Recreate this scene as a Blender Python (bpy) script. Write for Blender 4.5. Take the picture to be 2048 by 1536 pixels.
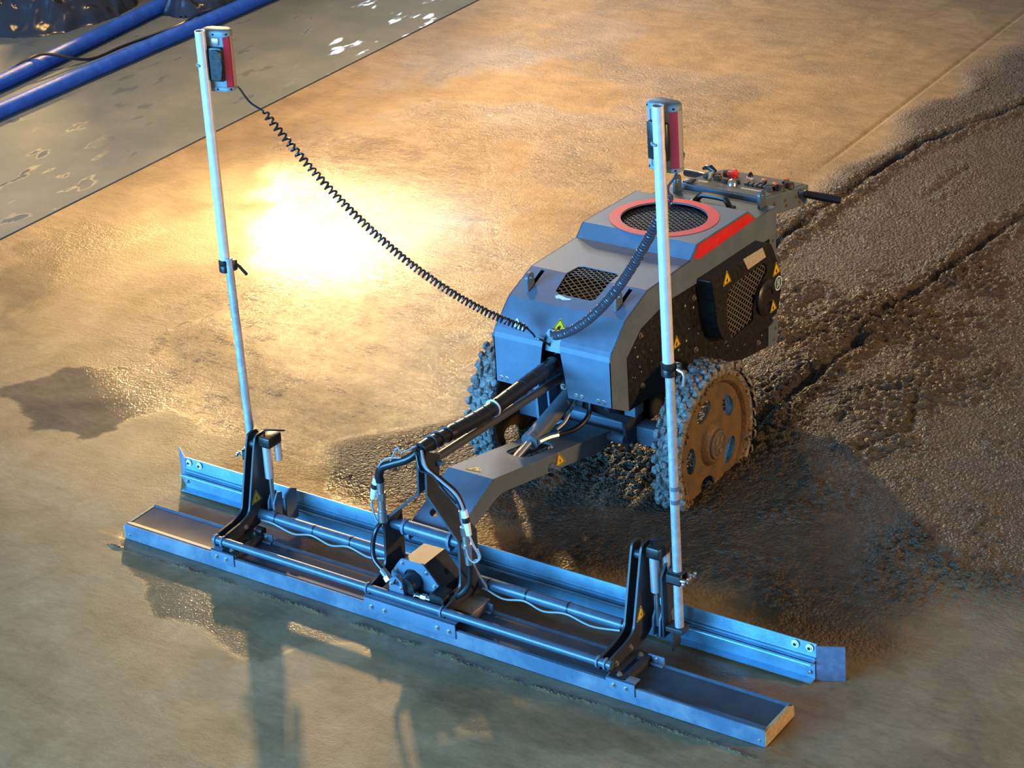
import bpy, bmesh, math, random
import numpy as np
from mathutils import Vector, Matrix, Euler
from mathutils.geometry import tessellate_polygon
random.seed(7); rng = np.random.default_rng(7)
PI = math.pi
for o in list(bpy.data.objects): bpy.data.objects.remove(o)
scene = bpy.context.scene
COL = scene.collection

# ------------------------------------------------------------------ camera, world, lights, exposure
cd = bpy.data.cameras.new('camera'); cam = bpy.data.objects.new('camera', cd); COL.objects.link(cam)
cam.location = (5.49403932, -5.5123217, 4.26946314)
cam.rotation_mode = 'XYZ'
cam.rotation_euler = (1.25069396, 0.07537387, 0.6385667)
cd.sensor_width = 36; cd.lens = 36 * 4939.106 / 2048
cd.shift_x = (1024 - 709.103) / 2048; cd.shift_y = (108.518 - 768) / 2048
cd.clip_end = 200
scene.camera = cam
scene.view_settings.view_transform = 'Standard'; scene.view_settings.look = 'None'
scene.view_settings.gamma = 1; scene.view_settings.use_curve_mapping = False
scene.view_settings.exposure = 0.0

w = bpy.data.worlds.new('world'); scene.world = w; w.use_nodes = True
w.node_tree.nodes['Background'].inputs[0].default_value = (0.80, 0.82, 0.84, 1)
w.node_tree.nodes['Background'].inputs[1].default_value = 0.24

def area(name, loc, target, sx, sy, power, color):
    l = bpy.data.lights.new(name, 'AREA'); l.shape = 'RECTANGLE'; l.size = sx; l.size_y = sy
    l.energy = power; l.color = color
    o = bpy.data.objects.new(name, l); COL.objects.link(o); o.location = loc
    o.rotation_euler = (Vector(target) - Vector(loc)).to_track_quat('-Z', 'Y').to_euler()
    return o
# work floodlight standing behind the pour (its mirror image is the glare on the wet floor)
flood = area('floodlight', (-6.28, 8.48, 3.32), (-1.4, 2.4, 0), 0.32, 0.28, 165, (1.0, 0.62, 0.22)); flood.data.spread = math.radians(78)
# added warm fill high overhead, tints the floor without adding glare
hall = area('warm_fill', (-4.0, 5.4, 9.5), (-1.35, 3.7, 0), 0.8, 0.8, 115, (1.0, 0.58, 0.17)); hall.data.spread = math.radians(42)
# second, lower work lamp to the right
lamp = area('side_lamp', (7.5, 2.6, 1.5), (1.4, 1.4, 0.2), 0.5, 0.4, 270, (1.0, 0.56, 0.20))
# daylight through the open hall side in front, blue evening sky
day = area('daylight_opening', (-2.5, -9.5, 2.5), (0.9, 1.0, 0.3), 9, 4.0, 4500, (0.12, 0.50, 1.0))
# pale far window of the hall behind the pour
farwin = area('far_window', (-7.6, 13.6, 4.4), (0.0, 3.0, 0), 2.6, 1.3, 260, (0.82, 0.91, 1.0))

# ------------------------------------------------------------------ materials
def mat(name, color, rough=0.4, metal=0.0, var=0.0, vscale=12, bump=0.0, bscale=80, color2=None, spec=0.5, coat=0.0):
    m = bpy.data.materials.new(name); m.use_nodes = True
    nt = m.node_tree; b = nt.nodes['Principled BSDF']
    b.inputs['Roughness'].default_value = rough; b.inputs['Metallic'].default_value = metal
    b.inputs['Specular IOR Level'].default_value = spec
    b.inputs['Coat Weight'].default_value = coat
    b.inputs['Base Color'].default_value = (*color, 1)
    geo = nt.nodes.new('ShaderNodeNewGeometry')
    if var > 0 or color2:
        n = nt.nodes.new('ShaderNodeTexNoise'); n.inputs['Scale'].default_value = vscale; n.inputs['Detail'].default_value = 6
        n.inputs['Roughness'].default_value = 0.65
        nt.links.new(geo.outputs['Position'], n.inputs['Vector'])
        r = nt.nodes.new('ShaderNodeValToRGB')
        c2 = color2 or tuple(min(1, c * (1 + var) + var * 0.02) for c in color)
        r.color_ramp.elements[0].position = 0.42; r.color_ramp.elements[1].position = 0.68
        r.color_ramp.elements[0].color = (*color, 1); r.color_ramp.elements[1].color = (*c2, 1)
        nt.links.new(n.outputs['Fac'], r.inputs['Fac']); nt.links.new(r.outputs['Color'], b.inputs['Base Color'])
        mr = nt.nodes.new('ShaderNodeMapRange'); mr.inputs['To Min'].default_value = rough * 0.8; mr.inputs['To Max'].default_value = min(1, rough * 1.35)
        nt.links.new(n.outputs['Fac'], mr.inputs['Value']); nt.links.new(mr.outputs['Result'], b.inputs['Roughness'])
    if bump > 0:
        n2 = nt.nodes.new('ShaderNodeTexNoise'); n2.inputs['Scale'].default_value = bscale; n2.inputs['Detail'].default_value = 4
        nt.links.new(geo.outputs['Position'], n2.inputs['Vector'])
        bp = nt.nodes.new('ShaderNodeBump'); bp.inputs['Strength'].default_value = 1; bp.inputs['Distance'].default_value = bump
        nt.links.new(n2.outputs['Fac'], bp.inputs['Height']); nt.links.new(bp.outputs['Normal'], b.inputs['Normal'])
    return m

PAINT = mat('anthracite_paint', (0.112, 0.160, 0.222), 0.38, 0, var=0.2, vscale=9, bump=0.0004, bscale=500, spec=0.35)
PAINTD = mat('dark_plate_paint', (0.028, 0.032, 0.038), 0.38, 0, var=0.3, vscale=20, bump=0.0003, bscale=600)
BLACK = mat('black_coat', (0.009, 0.009, 0.010), 0.33, 0, var=0.6, vscale=60)
RUBBER = mat('black_rubber', (0.012, 0.012, 0.014), 0.30)
CABLE = mat('cable_rubber', (0.016, 0.016, 0.022), 0.28)
CABLE2 = mat('dense_cable_rubber', (0.05, 0.052, 0.07), 0.32)
WIRE = mat('grey_wire', (0.28, 0.29, 0.31), 0.4)
TUBE = mat('tube_paint', (0.065, 0.105, 0.155), 0.30, 0.2, var=0.25, vscale=25)
BOARD = mat('board_paint', (0.022, 0.036, 0.054), 0.36, 0.0, var=0.4, vscale=7, color2=(0.04, 0.052, 0.068))
LIP = mat('board_lip_smeared', (0.085, 0.13, 0.19), 0.45, 0.1, vscale=6, color2=(0.22, 0.235, 0.27), bump=0.0006, bscale=160)
PLOW = mat('plow_zinc', (0.17, 0.33, 0.45), 0.34, 0.45, var=0.3, vscale=10, bump=0.0004, bscale=150)
ALU = mat('mast_aluminium', (0.78, 0.76, 0.74), 0.36, 0.35, var=0.12, vscale=30)
GALV = mat('mast_lower_tube', (0.42, 0.45, 0.50), 0.42, 0.4, var=0.3, vscale=40)
STEEL = mat('bright_steel', (0.52, 0.53, 0.54), 0.30, 0.9)
RUSTY = mat('worn_bolt', (0.35, 0.30, 0.24), 0.4, 0.8, var=0.5, vscale=200)
GREYP = mat('cylinder_grey', (0.10, 0.125, 0.15), 0.33, 0.0, var=0.2)
YELLOW = mat('sticker_yellow', (0.90, 0.60, 0.02), 0.45)
INK = mat('sticker_ink', (0.01, 0.01, 0.01), 0.5)
WHITE = mat('sticker_white', (0.82, 0.83, 0.82), 0.45, var=0.2, vscale=60)
SILVER = mat('type_plate', (0.62, 0.58, 0.50), 0.45, 0.2, color2=(0.40, 0.36, 0.28), vscale=150)
RED = mat('red_marking', (0.68, 0.018, 0.022), 0.42, var=0.2, vscale=20)
TEAL = mat('sticker_teal', (0.02, 0.15, 0.22), 0.4)
WOOD = mat('board_end_wood', (0.46, 0.37, 0.22), 0.6, color2=(0.28, 0.20, 0.11), vscale=60)
MUDTIRE = mat('mud_grey_tyre', (0.12, 0.115, 0.11), 0.42, color2=(0.33, 0.32, 0.31), vscale=60, bump=0.006, bscale=130)
MUDRIM = mat('mud_brown_rim', (0.15, 0.090, 0.034), 0.55, color2=(0.075, 0.058, 0.042), vscale=16, bump=0.0025, bscale=110)
HUBM = mat('hub_mud', (0.12, 0.095, 0.065), 0.45, color2=(0.055, 0.05, 0.045), vscale=45, bump=0.001, bscale=120)
HOSE = mat('blue_hose_vinyl', (0.008, 0.085, 0.50), 0.46, var=0.3, vscale=14, bump=0.002, bscale=30)
PLASTIC = mat('black_film', (0.022, 0.024, 0.034), 0.26, 0.0, spec=0.8)
GREYCAP = mat('receiver_grey', (0.20, 0.27, 0.30), 0.5)
REDWIN = mat('receiver_red_window', (0.50, 0.022, 0.035), 0.12, 0.0, coat=0.6, spec=0.8)
CLEARWIN = mat('receiver_edge_strip', (0.60, 0.50, 0.46), 0.15, 0.3, coat=0.6)
ORANGE = mat('orange_cap', (0.85, 0.16, 0.02), 0.4)
REDB = mat('red_button', (0.75, 0.02, 0.01), 0.35)
LENS = mat('actuator_tube', (0.72, 0.74, 0.77), 0.25, 0.6)
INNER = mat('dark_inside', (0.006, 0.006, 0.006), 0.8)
MUDK = mat('muddy_knob', (0.075, 0.055, 0.04), 0.55, color2=(0.015, 0.014, 0.014), vscale=60)

# ------------------------------------------------------------------ mesh helpers
WLOC = {}
def obj(name, bm, m, parent=None, label=None, smooth=35, stuff=False, normals=True):
    if normals: bmesh.ops.recalc_face_normals(bm, faces=bm.faces)
    if len(bm.verts):
        cs = [v.co for v in bm.verts]
        lo = Vector([min(c[i] for c in cs) for i in range(3)]); hi = Vector([max(c[i] for c in cs) for i in range(3)])
        ctr = (lo + hi) / 2
    else: ctr = Vector()
    if parent is None: ctr.z = lo.z
    bmesh.ops.translate(bm, vec=-ctr, verts=bm.verts)
    me = bpy.data.meshes.new(name); bm.to_mesh(me); bm.free()
    for p in me.polygons: p.use_smooth = True
    me.set_sharp_from_angle(angle=math.radians(smooth))
    me.materials.append(m)
    o = bpy.data.objects.new(name, me); COL.objects.link(o)
    WLOC[o.name] = ctr.copy()
    place(o, parent)
    if label: o['label'] = label
    if stuff: o['kind'] = 'stuff'
    return o
def place(o, parent):
    c = WLOC[o.name]
    if parent is not None:
        o.parent = parent; o.location = c - WLOC[parent.name]
    else: o.location = c
def thing(name, loc, label, cat, group=None):
    o = bpy.data.objects.new(name, None); COL.objects.link(o); o.location = loc; o.empty_display_size = 0.1
    WLOC[o.name] = Vector(loc); o['label'] = label; o['category'] = cat
    if group: o['group'] = group
    return o
def copy_part(src, delta, parent):
    o = src.copy(); COL.objects.link(o); WLOC[o.name] = WLOC[src.name] + Vector(delta); place(o, parent); return o

def B(): return bmesh.new()
def box(bm, lo, hi, bev=0.0, M=None):
    lo = Vector(lo); hi = Vector(hi)
    r = bmesh.ops.create_cube(bm, size=1.0)
    vs = r['verts']
    for v in vs: v.co = Vector([(lo[i] + hi[i]) / 2 + v.co[i] * (hi[i] - lo[i]) for i in range(3)])
    if bev > 0:
        es = list({e for v in vs for e in v.link_edges})
        r2 = bmesh.ops.bevel(bm, geom=es, offset=bev, segments=2, affect='EDGES', profile=0.5)
        vs = list({v for f in r2['faces'] for v in f.verts} | {v for v in vs if v.is_valid})
    if M is not None: bmesh.ops.transform(bm, matrix=M, verts=[v for v in vs if v.is_valid])
    return bm
def frame(d):
    d = Vector(d).normalized(); a = Vector((0, 0, 1)) if abs(d.z) < 0.9 else Vector((1, 0, 0))
    u = d.cross(a).normalized(); return u, d.cross(u).normalized()
def cyl(bm, p0, p1, r, seg=16, r1=None, caps=True):
    p0 = Vector(p0); p1 = Vector(p1); r1 = r if r1 is None else r1
    u, v = frame(p1 - p0); A = []; Bv = []
    for k in range(seg):
        a = 2 * PI * k / seg; d = u * math.cos(a) + v * math.sin(a)
        A.append(bm.verts.new(p0 + d * r)); Bv.append(bm.verts.new(p1 + d * r1))
    for k in range(seg): bm.faces.new((A[k], A[(k + 1) % seg], Bv[(k + 1) % seg], Bv[k]))
    if caps: bm.faces.new(A[::-1]); bm.faces.new(Bv)
    return bm
def lathe(bm, c, axis, prof, seg=24, caps=True):
    """prof = [(t along the axis, radius)]"""
    c = Vector(c); d = Vector(axis).normalized(); u, v = frame(d); rings = []
    for t, r in prof:
        rings.append([bm.verts.new(c + d * t + (u * math.cos(2 * PI * k / seg) + v * math.sin(2 * PI * k / seg)) * max(r, 1e-4)) for k in range(seg)])
    for a, b in zip(rings, rings[1:]):
        for k in range(seg): bm.faces.new((a[k], a[(k + 1) % seg], b[(k + 1) % seg], b[k]))
    if caps: bm.faces.new(rings[0][::-1]); bm.faces.new(rings[-1])
    return bm
def tube(bm, pts, r, seg=8, caps=True):
    pts = [Vector(p) for p in pts]; n = len(pts); rings = []
    t0 = (pts[1] - pts[0]).normalized(); u, _ = frame(t0)
    for i, p in enumerate(pts):
        t = (pts[min(i + 1, n - 1)] - pts[max(i - 1, 0)]).normalized()
        u = (u - t * u.dot(t)).normalized(); v = t.cross(u)
        rr = r[i] if isinstance(r, (list, tuple)) else r
        rings.append([bm.verts.new(p + (u * math.cos(2 * PI * k / seg) + v * math.sin(2 * PI * k / seg)) * rr) for k in range(seg)])
    for a, b in zip(rings, rings[1:]):
        for k in range(seg): bm.faces.new((a[k], a[(k + 1) % seg], b[(k + 1) % seg], b[k]))
    if caps: bm.faces.new(rings[0][::-1]); bm.faces.new(rings[-1])
    return bm
def smooth(pts, n=8):
    pts = [Vector(p) for p in pts]; out = []
    P = [pts[0] * 2 - pts[1]] + pts + [pts[-1] * 2 - pts[-2]]
    for i in range(1, len(P) - 2):
        for k in range(n):
            t = k / n; a, b, c, d = P[i - 1], P[i], P[i + 1], P[i + 2]
            out.append(0.5 * ((2 * b) + (c - a) * t + (2 * a - 5 * b + 4 * c - d) * t * t + (3 * b - a - 3 * c + d) * t ** 3))
    out.append(pts[-1]); return out
def prism(bm, poly, o, u, v, t, holes=()):
    """flat plate: 2D outline (and holes) in the frame o,u,v, extruded by t along u x v"""
    o = Vector(o); u = Vector(u).normalized(); v = Vector(v).normalized(); nrm = u.cross(v).normalized()
    loops = [list(poly)] + [list(h) for h in holes]
    flat = [p for l in loops for p in l]
    tris = tessellate_polygon([[Vector((p[0], p[1], 0)) for p in l] for l in loops])
    bot = [bm.verts.new(o + u * p[0] + v * p[1]) for p in flat]
    top = [bm.verts.new(o + u * p[0] + v * p[1] + nrm * t) for p in flat]
    for tr in tris:
        try: bm.faces.new([top[i] for i in tr]); bm.faces.new([bot[i] for i in reversed(tr)])
        except ValueError: pass
    k = 0
    for l in loops:
        n = len(l)
        for i in range(n):
            a, b = k + i, k + (i + 1) % n
            try: bm.faces.new((bot[a], bot[b], top[b], top[a]))
            except ValueError: pass
        k += n
    return bm
X, Y, Z = Vector((1, 0, 0)), Vector((0, 1, 0)), Vector((0, 0, 1))
def plate_x(bm, poly_yz, x, t, holes=()):   # plate in the YZ plane starting at x, thick t towards +x
    return prism(bm, poly_yz, (x, 0, 0), Y, Z, t, holes)
def circ(cx, cy, rx, ry=None, n=24, rot=0.0):
    ry = rx if ry is None else ry
    return [(cx + rx * math.cos(a) * math.cos(rot) - ry * math.sin(a) * math.sin(rot), cy + rx * math.cos(a) * math.sin(rot) + ry * math.sin(a) * math.cos(rot)) for a in [2 * PI * k / n for k in range(n)]]
def rounded(poly, r, n=4):
    out = []; N = len(poly); rs = r if isinstance(r, (list, tuple)) else [r] * N
    for i in range(N):
        p = Vector(poly[i]); a = Vector(poly[i - 1]) - p; b = Vector(poly[(i + 1) % N]) - p
        rr = min(rs[i], a.length * 0.45, b.length * 0.45)
        if rr < 1e-5: out.append(tuple(p)); continue
        p1 = p + a.normalized() * rr; p2 = p + b.normalized() * rr
        for k in range(n + 1):
            t = k / n; q = p1 * (1 - t) ** 2 + p * 2 * t * (1 - t) + p2 * t * t; out.append((q.x, q.y))
    return out
def hexnut(bm, c, axis, r, h):
    c = Vector(c); cyl(bm, c, c + Vector(axis).normalized() * h, r, 6); return bm
def bolt(name, c, axis, r, parent, m=STEEL, label=None):
    bm = B(); d = Vector(axis).normalized(); c = Vector(c)
    cyl(bm, c, c + d * r * 0.25, r * 1.35, 14); cyl(bm, c + d * r * 0.25, c + d * r * 1.1, r * 0.85, 6)
    return obj(name, bm, m, parent, label)

# ------------------------------------------------------------------ numpy noise for the ground
def hash2(ix, iy, s):
    h = (ix.astype(np.int64) * 374761393 + iy.astype(np.int64) * 668265263 + s * 1442695041) & 0xFFFFFFFF
    h = ((h ^ (h >> 13)) * 1274126177) & 0xFFFFFFFF
    return ((h ^ (h >> 16)) & 0xFFFFFF) / float(0xFFFFFF)
def vnoise(x, y, s=0):
    ix = np.floor(x); iy = np.floor(y); fx = x - ix; fy = y - iy
    fx = fx * fx * (3 - 2 * fx); fy = fy * fy * (3 - 2 * fy)
    a = hash2(ix, iy, s); b = hash2(ix + 1, iy, s); c = hash2(ix, iy + 1, s); d = hash2(ix + 1, iy + 1, s)
    return (a * (1 - fx) + b * fx) * (1 - fy) + (c * (1 - fx) + d * fx) * fy
def fbm(x, y, o=4, s=0):
    r = 0; a = 0.5; t = 0
    for k in range(o): r = r + a * vnoise(x * 2 ** k, y * 2 ** k, s + k * 17); t += a; a *= 0.5
    return r / t
def worley(x, y, s=0):
    ix = np.floor(x); iy = np.floor(y); best = np.full(np.shape(x), 9.0)
    for dx in (-1, 0, 1):
        for dy in (-1, 0, 1):
            px = ix + dx + hash2(ix + dx, iy + dy, s); py = iy + dy + hash2(ix + dx, iy + dy, s + 5)
            best = np.minimum(best, (x - px) ** 2 + (y - py) ** 2)
    return np.sqrt(best)
def sstep(a, b, x):
    t = np.clip((x - a) / (b - a), 0, 1); return t * t * (3 - 2 * t)
def seg_dist(x, y, pts):
    d = np.full(np.shape(x), 9.0)
    for (x0, y0), (x1, y1) in zip(pts, pts[1:]):
        L2 = (x1 - x0) ** 2 + (y1 - y0) ** 2
        t = np.clip(((x - x0) * (x1 - x0) + (y - y0) * (y1 - y0)) / L2, 0, 1)
        d = np.minimum(d, np.hypot(x - x0 - t * (x1 - x0), y - y0 - t * (y1 - y0)))
    return d

def poly_sd(x, y, poly):   # signed distance, positive inside
    d = seg_dist(x, y, poly + poly[:1]); ins = np.zeros(np.shape(x), bool); n = len(poly)
    for i in range(n):
        (x0, y0), (x1, y1) = poly[i], poly[(i + 1) % n]
        if y0 == y1: continue
        ins ^= ((y0 > y) != (y1 > y)) & (x < (x1 - x0) * (y - y0) / (y1 - y0) + x0)
    return np.where(ins, d, -d)
WET_A = [(-1.2, 0.65), (-1.12, 0.92), (-0.98, 1.25), (-0.96, 1.65), (-1.32, 2.32), (-1.71, 2.81), (-1.96, 3.28), (-1.76, 3.68), (-1.07, 3.7), (-0.47, 3.13), (0.04, 2.17), (0.7, 1.5), (0.7, 0.4), (0.31, 0.7), (-0.10, 0.81), (-0.18, 0.83), (-0.51, 0.8), (-0.48, 0.62), (-0.66, 0.48)]
WET_B = [(-0.06, 0.04), (0.57, 0.34), (2.3, 0.34), (2.6, 0.05), (2.25, -0.22), (1.68, -0.44), (1.48, -0.31), (1.14, -0.21), (0.99, -0.23), (0.91, -0.38), (0.72, -0.38), (0.46, -0.32), (0.05, -0.16)]
WET_C = [(-1.74, 1.14), (-1.8, 1.58), (-1.78, 2.16), (-2.2, 2.29), (-2.21, 1.62)]
def film(x, y):
    e = (fbm(x * 4.5, y * 4.5, 5, 140) - 0.5) * 0.55
    pa = poly_sd(x, y, WET_A) + e; tt = sstep(1.2, 2.2, y); a = sstep(-0.01, 0.05, pa) * (1 - tt) + sstep(-0.25, 0.22, pa) * tt
    b = sstep(-0.01, 0.03, poly_sd(x, y, WET_B) + e * 0.35) * 0.9
    c = sstep(-0.10, 0.10, poly_sd(x, y, WET_C) + e) * 0.55
    t = sstep(0.42, 0.62, fbm(x * 2.2 + 5, y * 2.2, 5, 150)) * (0.22 + 0.5 * sstep(3.0, 3.8, y) * sstep(5.8, 4.8, y) * sstep(-2.4, -1.6, x) * sstep(0.4, -0.2, x))
    return np.clip(np.maximum(np.maximum(a, b), np.maximum(c, t)), 0, 1)
SLAB_X = -2.38
TRACKS = [[(1.60, 1.45), (1.545, 1.75), (1.56, 2.3), (1.572, 2.56)], [(1.55, 2.75), (1.56, 2.95), (1.60, 3.4), (1.62, 3.85), (1.66, 4.15), (1.72, 4.6)],
          [(0.83, 1.6), (0.835, 2.6), (0.83, 3.35), (0.85, 4.1), (0.88, 4.6), (1.0, 5.0), (1.12, 5.35), (1.2, 6.2)],
          [(1.18, 4.05), (1.2, 4.45)], [(1.95, 1.75), (2.05, 2.0), (1.95, 2.25)], [(1.35, 2.45), (1.5, 2.7), (1.9, 3.0)]]
def ground(x, y):
    """height and roughness mask of the poured concrete"""
    wob = (fbm(x * 2.2, y * 2.2, 3, 3) - 0.5)
    m = sstep(0.50, 0.72, x + wob * 0.35 - 0.12 * sstep(3, 4.3, y) + 0.28 * sstep(1.9, 0.7, y)) * sstep(0.50, 0.72, y + wob * 0.5) * (1 - 0.9 * sstep(2.35, 2.75, x + wob * .5) * sstep(1.35, 0.85, y + wob * .4))
    m = np.clip(m, 0, 1)
    amp = 0.40 + 0.50 * sstep(0.45, 0.66, fbm(x * 1.6 + 3, y * 1.6, 3, 11)) + 0.55 * np.exp(-((x - 1.65) / 0.40) ** 2) * sstep(0.9, 1.5, y) * sstep(4.2, 2.8, y)
    amp = amp * (1 - 0.5 * sstep(3.2, 4.4, y))
    h = 0.022 * m
    big = (fbm(x * 3.2, y * 2.2, 3, 21) - 0.5) * 0.030
    cl = (1 - np.clip(worley(x * 34, y * 34, 5) * 1.25, 0, 1)) * 0.012 + (1 - np.clip(worley(x * 62, y * 62, 9) * 1.25, 0, 1)) * 0.006
    cmask = sstep(0.42, 0.60, fbm(x * 5.5, y * 5.5, 3, 31))
    fine = (fbm(x * 45, y * 30, 3, 41) - 0.5) * 0.014
    h = h + m * amp * (big + cl * (0.25 + 1.1 * cmask) + fine)
    for i, t in enumerate(TRACKS):
        d = seg_dist(x, y, t) + (fbm(x * 14, y * 14, 2, 50 + i) - 0.5) * 0.035
        on = 1.0 if i in (0, 1, 2) else 0.4
        h = h - on * 0.030 * np.exp(-(d / 0.012) ** 2) * np.maximum(m, 0.25) * (0.5 + sstep(0.35, 0.55, fbm(x * 3, y * 3, 2, 70 + i)))
        berm = np.exp(-((d - 0.05) / 0.04) ** 2) * np.maximum(m, 0.3)
        h = h + on * berm * (0.003 + 1.1 * cl + fine)
        m = np.maximum(m, np.clip(berm * 1.2, 0, 1) * 0.9)
    # cut line left by the blade, gentle ripples on the screeded side
    d = np.abs(x - (0.575 - 0.02 * (y - 4.4))); h = h - 0.008 * np.exp(-(d / 0.010) ** 2) * sstep(4.1, 4.5, y)
    # mortar rim in front of the board
    rim = np.exp(-((y + 0.055 + 0.02 * fbm(x * 3, y * 0 + 1, 2, 90)) / 0.007) ** 2) * sstep(-0.06, 0.0, x) * sstep(2.6, 2.45, x)
    rim = rim * sstep(0.30, 0.62, fbm(x * 9, y * 9, 3, 97)); h = h + rim * (0.003 + 0.010 * fbm(x * 25, y * 25, 2, 95)); m = np.maximum(m, 0.75 * rim)
    # keep flat below the board and blade
    flat = sstep(-0.02, 0.01, y) * sstep(0.44, 0.40, y) * sstep(-0.15, -0.1, x) * sstep(2.68, 2.62, x)
    h = h * (1 - flat) - 0.002 * flat
    rp = (0.10 + 0.90 * sstep(0.35, 1.3, y + 0.55 * np.clip(x + 0.2, -2.2, 0.4) + 0.9 * (fbm(x * 1.1, y * 1.1, 3, 120) - 0.5))) * (0.75 + 0.55 * sstep(0.38, 0.60, fbm(x * 0.9 + 7, y * 0.9, 3, 130)))
    rp = rp * (1 - 0.72 * sstep(1.7, 2.3, y) * sstep(3.6, 2.9, y) * sstep(-0.2, -0.8, x))
    return h, m, np.clip(rp * (1 - sstep(4.2, 6.2, y) * 0.55 - 0.3 * sstep(0.0, 0.8, x) * sstep(3.0, 3.8, y)), 0, 1.3)
def axis_pts(segs):
    out = [segs[0][0]]
    for a, b, st in segs:
        n = max(1, int(round((b - a) / st))); out += list(np.linspace(a, b, n + 1)[1:])
    return np.array(out)

# floor materials
def floor_mat():
    m = bpy.data.materials.new('fresh_concrete'); m.use_nodes = True; nt = m.node_tree; N = nt.nodes; L = nt.links
    b = N['Principled BSDF']; geo = N.new('ShaderNodeNewGeometry'); at = N.new('ShaderNodeAttribute'); at.attribute_name = 'rough'
    def noise(scale, detail=5, rough=0.55, dist=0.0, stretch=None, rot=0.0):
        n = N.new('ShaderNodeTexNoise'); n.inputs['Scale'].default_value = scale; n.inputs['Detail'].default_value = detail
        n.inputs['Roughness'].default_value = rough; n.inputs['Distortion'].default_value = dist
        if stretch:
            mp = N.new('ShaderNodeMapping'); mp.inputs['Scale'].default_value = stretch; mp.inputs['Rotation'].default_value = (0, 0, rot)
            L.new(geo.outputs['Position'], mp.inputs['Vector']); L.new(mp.outputs['Vector'], n.inputs['Vector'])
        else: L.new(geo.outputs['Position'], n.inputs['Vector'])
        return n
    def ramp(src, stops):
        r = N.new('ShaderNodeValToRGB'); e = r.color_ramp.elements
        while len(e) < len(stops): e.new(0.5)
        for k, (p, c) in enumerate(stops): e[k].position = p; e[k].color = (*c, 1) if isinstance(c, tuple) else (c, c, c, 1)
        L.new(src, r.inputs['Fac']); return r
    def math_(op, a, bb):
        n = N.new('ShaderNodeMath'); n.operation = op
        for i, q in enumerate((a, bb)):
            if isinstance(q, (int, float)): n.inputs[i].default_value = q
            else: L.new(q, n.inputs[i])
        return n.outputs[0]
    def mix(f, a, c):
        n = N.new('ShaderNodeMix'); n.data_type = 'RGBA'; L.new(f, n.inputs['Factor'])
        L.new(a, n.inputs['A']) if not isinstance(a, tuple) else setattr(n.inputs['A'], 'default_value', (*a, 1))
        L.new(c, n.inputs['B']) if not isinstance(c, tuple) else setattr(n.inputs['B'], 'default_value', (*c, 1))
        return n.outputs['Result']
    atf = N.new('ShaderNodeAttribute'); atf.attribute_name = 'film'          # bleed water film
    blot = noise(3.0, 8, 0.7, 0.6, (1.0, 0.6, 1))
    tan = ramp(blot.outputs['Fac'], [(0.32, (0.215, 0.150, 0.078)), (0.50, (0.290, 0.205, 0.108)), (0.68, (0.350, 0.255, 0.145))])
    dark = ramp(blot.outputs['Fac'], [(0.32, (0.160, 0.114, 0.060)), (0.65, (0.255, 0.180, 0.096))])
    c = mix(atf.outputs['Fac'], tan.outputs['Color'], dark.outputs['Color'])
    mott = noise(9, 8, 0.75, 0.4, (0.5, 1.3, 1), 0.25); spk = noise(60, 4, 0.7, 0.0, (0.45, 1.0, 1), 0.25)
    mv = math_('ADD', math_('MULTIPLY', mott.outputs['Fac'], 1.1), math_('MULTIPLY', spk.outputs['Fac'], 0.55))
    mm = N.new('ShaderNodeMapRange'); mm.inputs['From Min'].default_value = 0.55; mm.inputs['From Max'].default_value = 1.1; mm.inputs['To Min'].default_value = 0.62; mm.inputs['To Max'].default_value = 1.18; L.new(mv, mm.inputs['Value'])
    vm = N.new('ShaderNodeVectorMath'); vm.operation = 'SCALE'; L.new(c, vm.inputs[0]); L.new(mm.outputs['Result'], vm.inputs['Scale']); c = vm.outputs[0]
    rcol = ramp(noise(22, 6, 0.7).outputs['Fac'], [(0.35, (0.048, 0.037, 0.026)), (0.55, (0.078, 0.060, 0.042)), (0.72, (0.12, 0.096, 0.070))])
    c = mix(at.outputs['Fac'], c, rcol.outputs['Color'])
    L.new(c, b.inputs['Base Color'])
    r0 = N.new('ShaderNodeMapRange'); r0.inputs['To Min'].default_value = 0.56; r0.inputs['To Max'].default_value = 0.12
    L.new(atf.outputs['Fac'], r0.inputs['Value'])
    rr = N.new('ShaderNodeMix'); L.new(at.outputs['Fac'], rr.inputs['Factor']); L.new(r0.outputs['Result'], rr.inputs['A']); rr.inputs['B'].default_value = 0.36
    L.new(rr.outputs['Result'], b.inputs['Roughness'])
    # relief: trowel ripples and sand grain
    rip = noise(20, 5, 0.6, 1.5, (0.6, 1.0, 1), 0.45); grain = noise(150, 3, 0.6); rip2 = noise(85, 3, 0.6, 0.8)
    at2 = N.new('ShaderNodeAttribute'); at2.attribute_name = 'ripple'
    hsum = math_('ADD', math_('MULTIPLY', rip.outputs['Fac'], 0.0062), math_('MULTIPLY', rip2.outputs['Fac'], 0.0052))
    hsum = math_('MULTIPLY', hsum, at2.outputs['Fac'])
    hsum = math_('ADD', hsum, math_('MULTIPLY', grain.outputs['Fac'], math_('ADD', 0.0006, math_('MULTIPLY', at.outputs['Fac'], 0.0035))))
    for sc_, am in ((70, 0.010), (140, 0.006)):
        vo = N.new('ShaderNodeTexVoronoi'); vo.inputs['Scale'].default_value = sc_; L.new(geo.outputs['Position'], vo.inputs['Vector'])
        hsum = math_('SUBTRACT', hsum, math_('MULTIPLY', vo.outputs['Distance'], math_('MULTIPLY', at.outputs['Fac'], am)))
    bp = N.new('ShaderNodeBump'); bp.inputs['Strength'].default_value = 1.0; bp.inputs['Distance'].default_value = 1.0
    L.new(hsum, bp.inputs['Height']); L.new(bp.outputs['Normal'], b.inputs['Normal'])
    b.inputs['Specular IOR Level'].default_value = 0.25      # water film
    return m
FLOOR = floor_mat()
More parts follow.
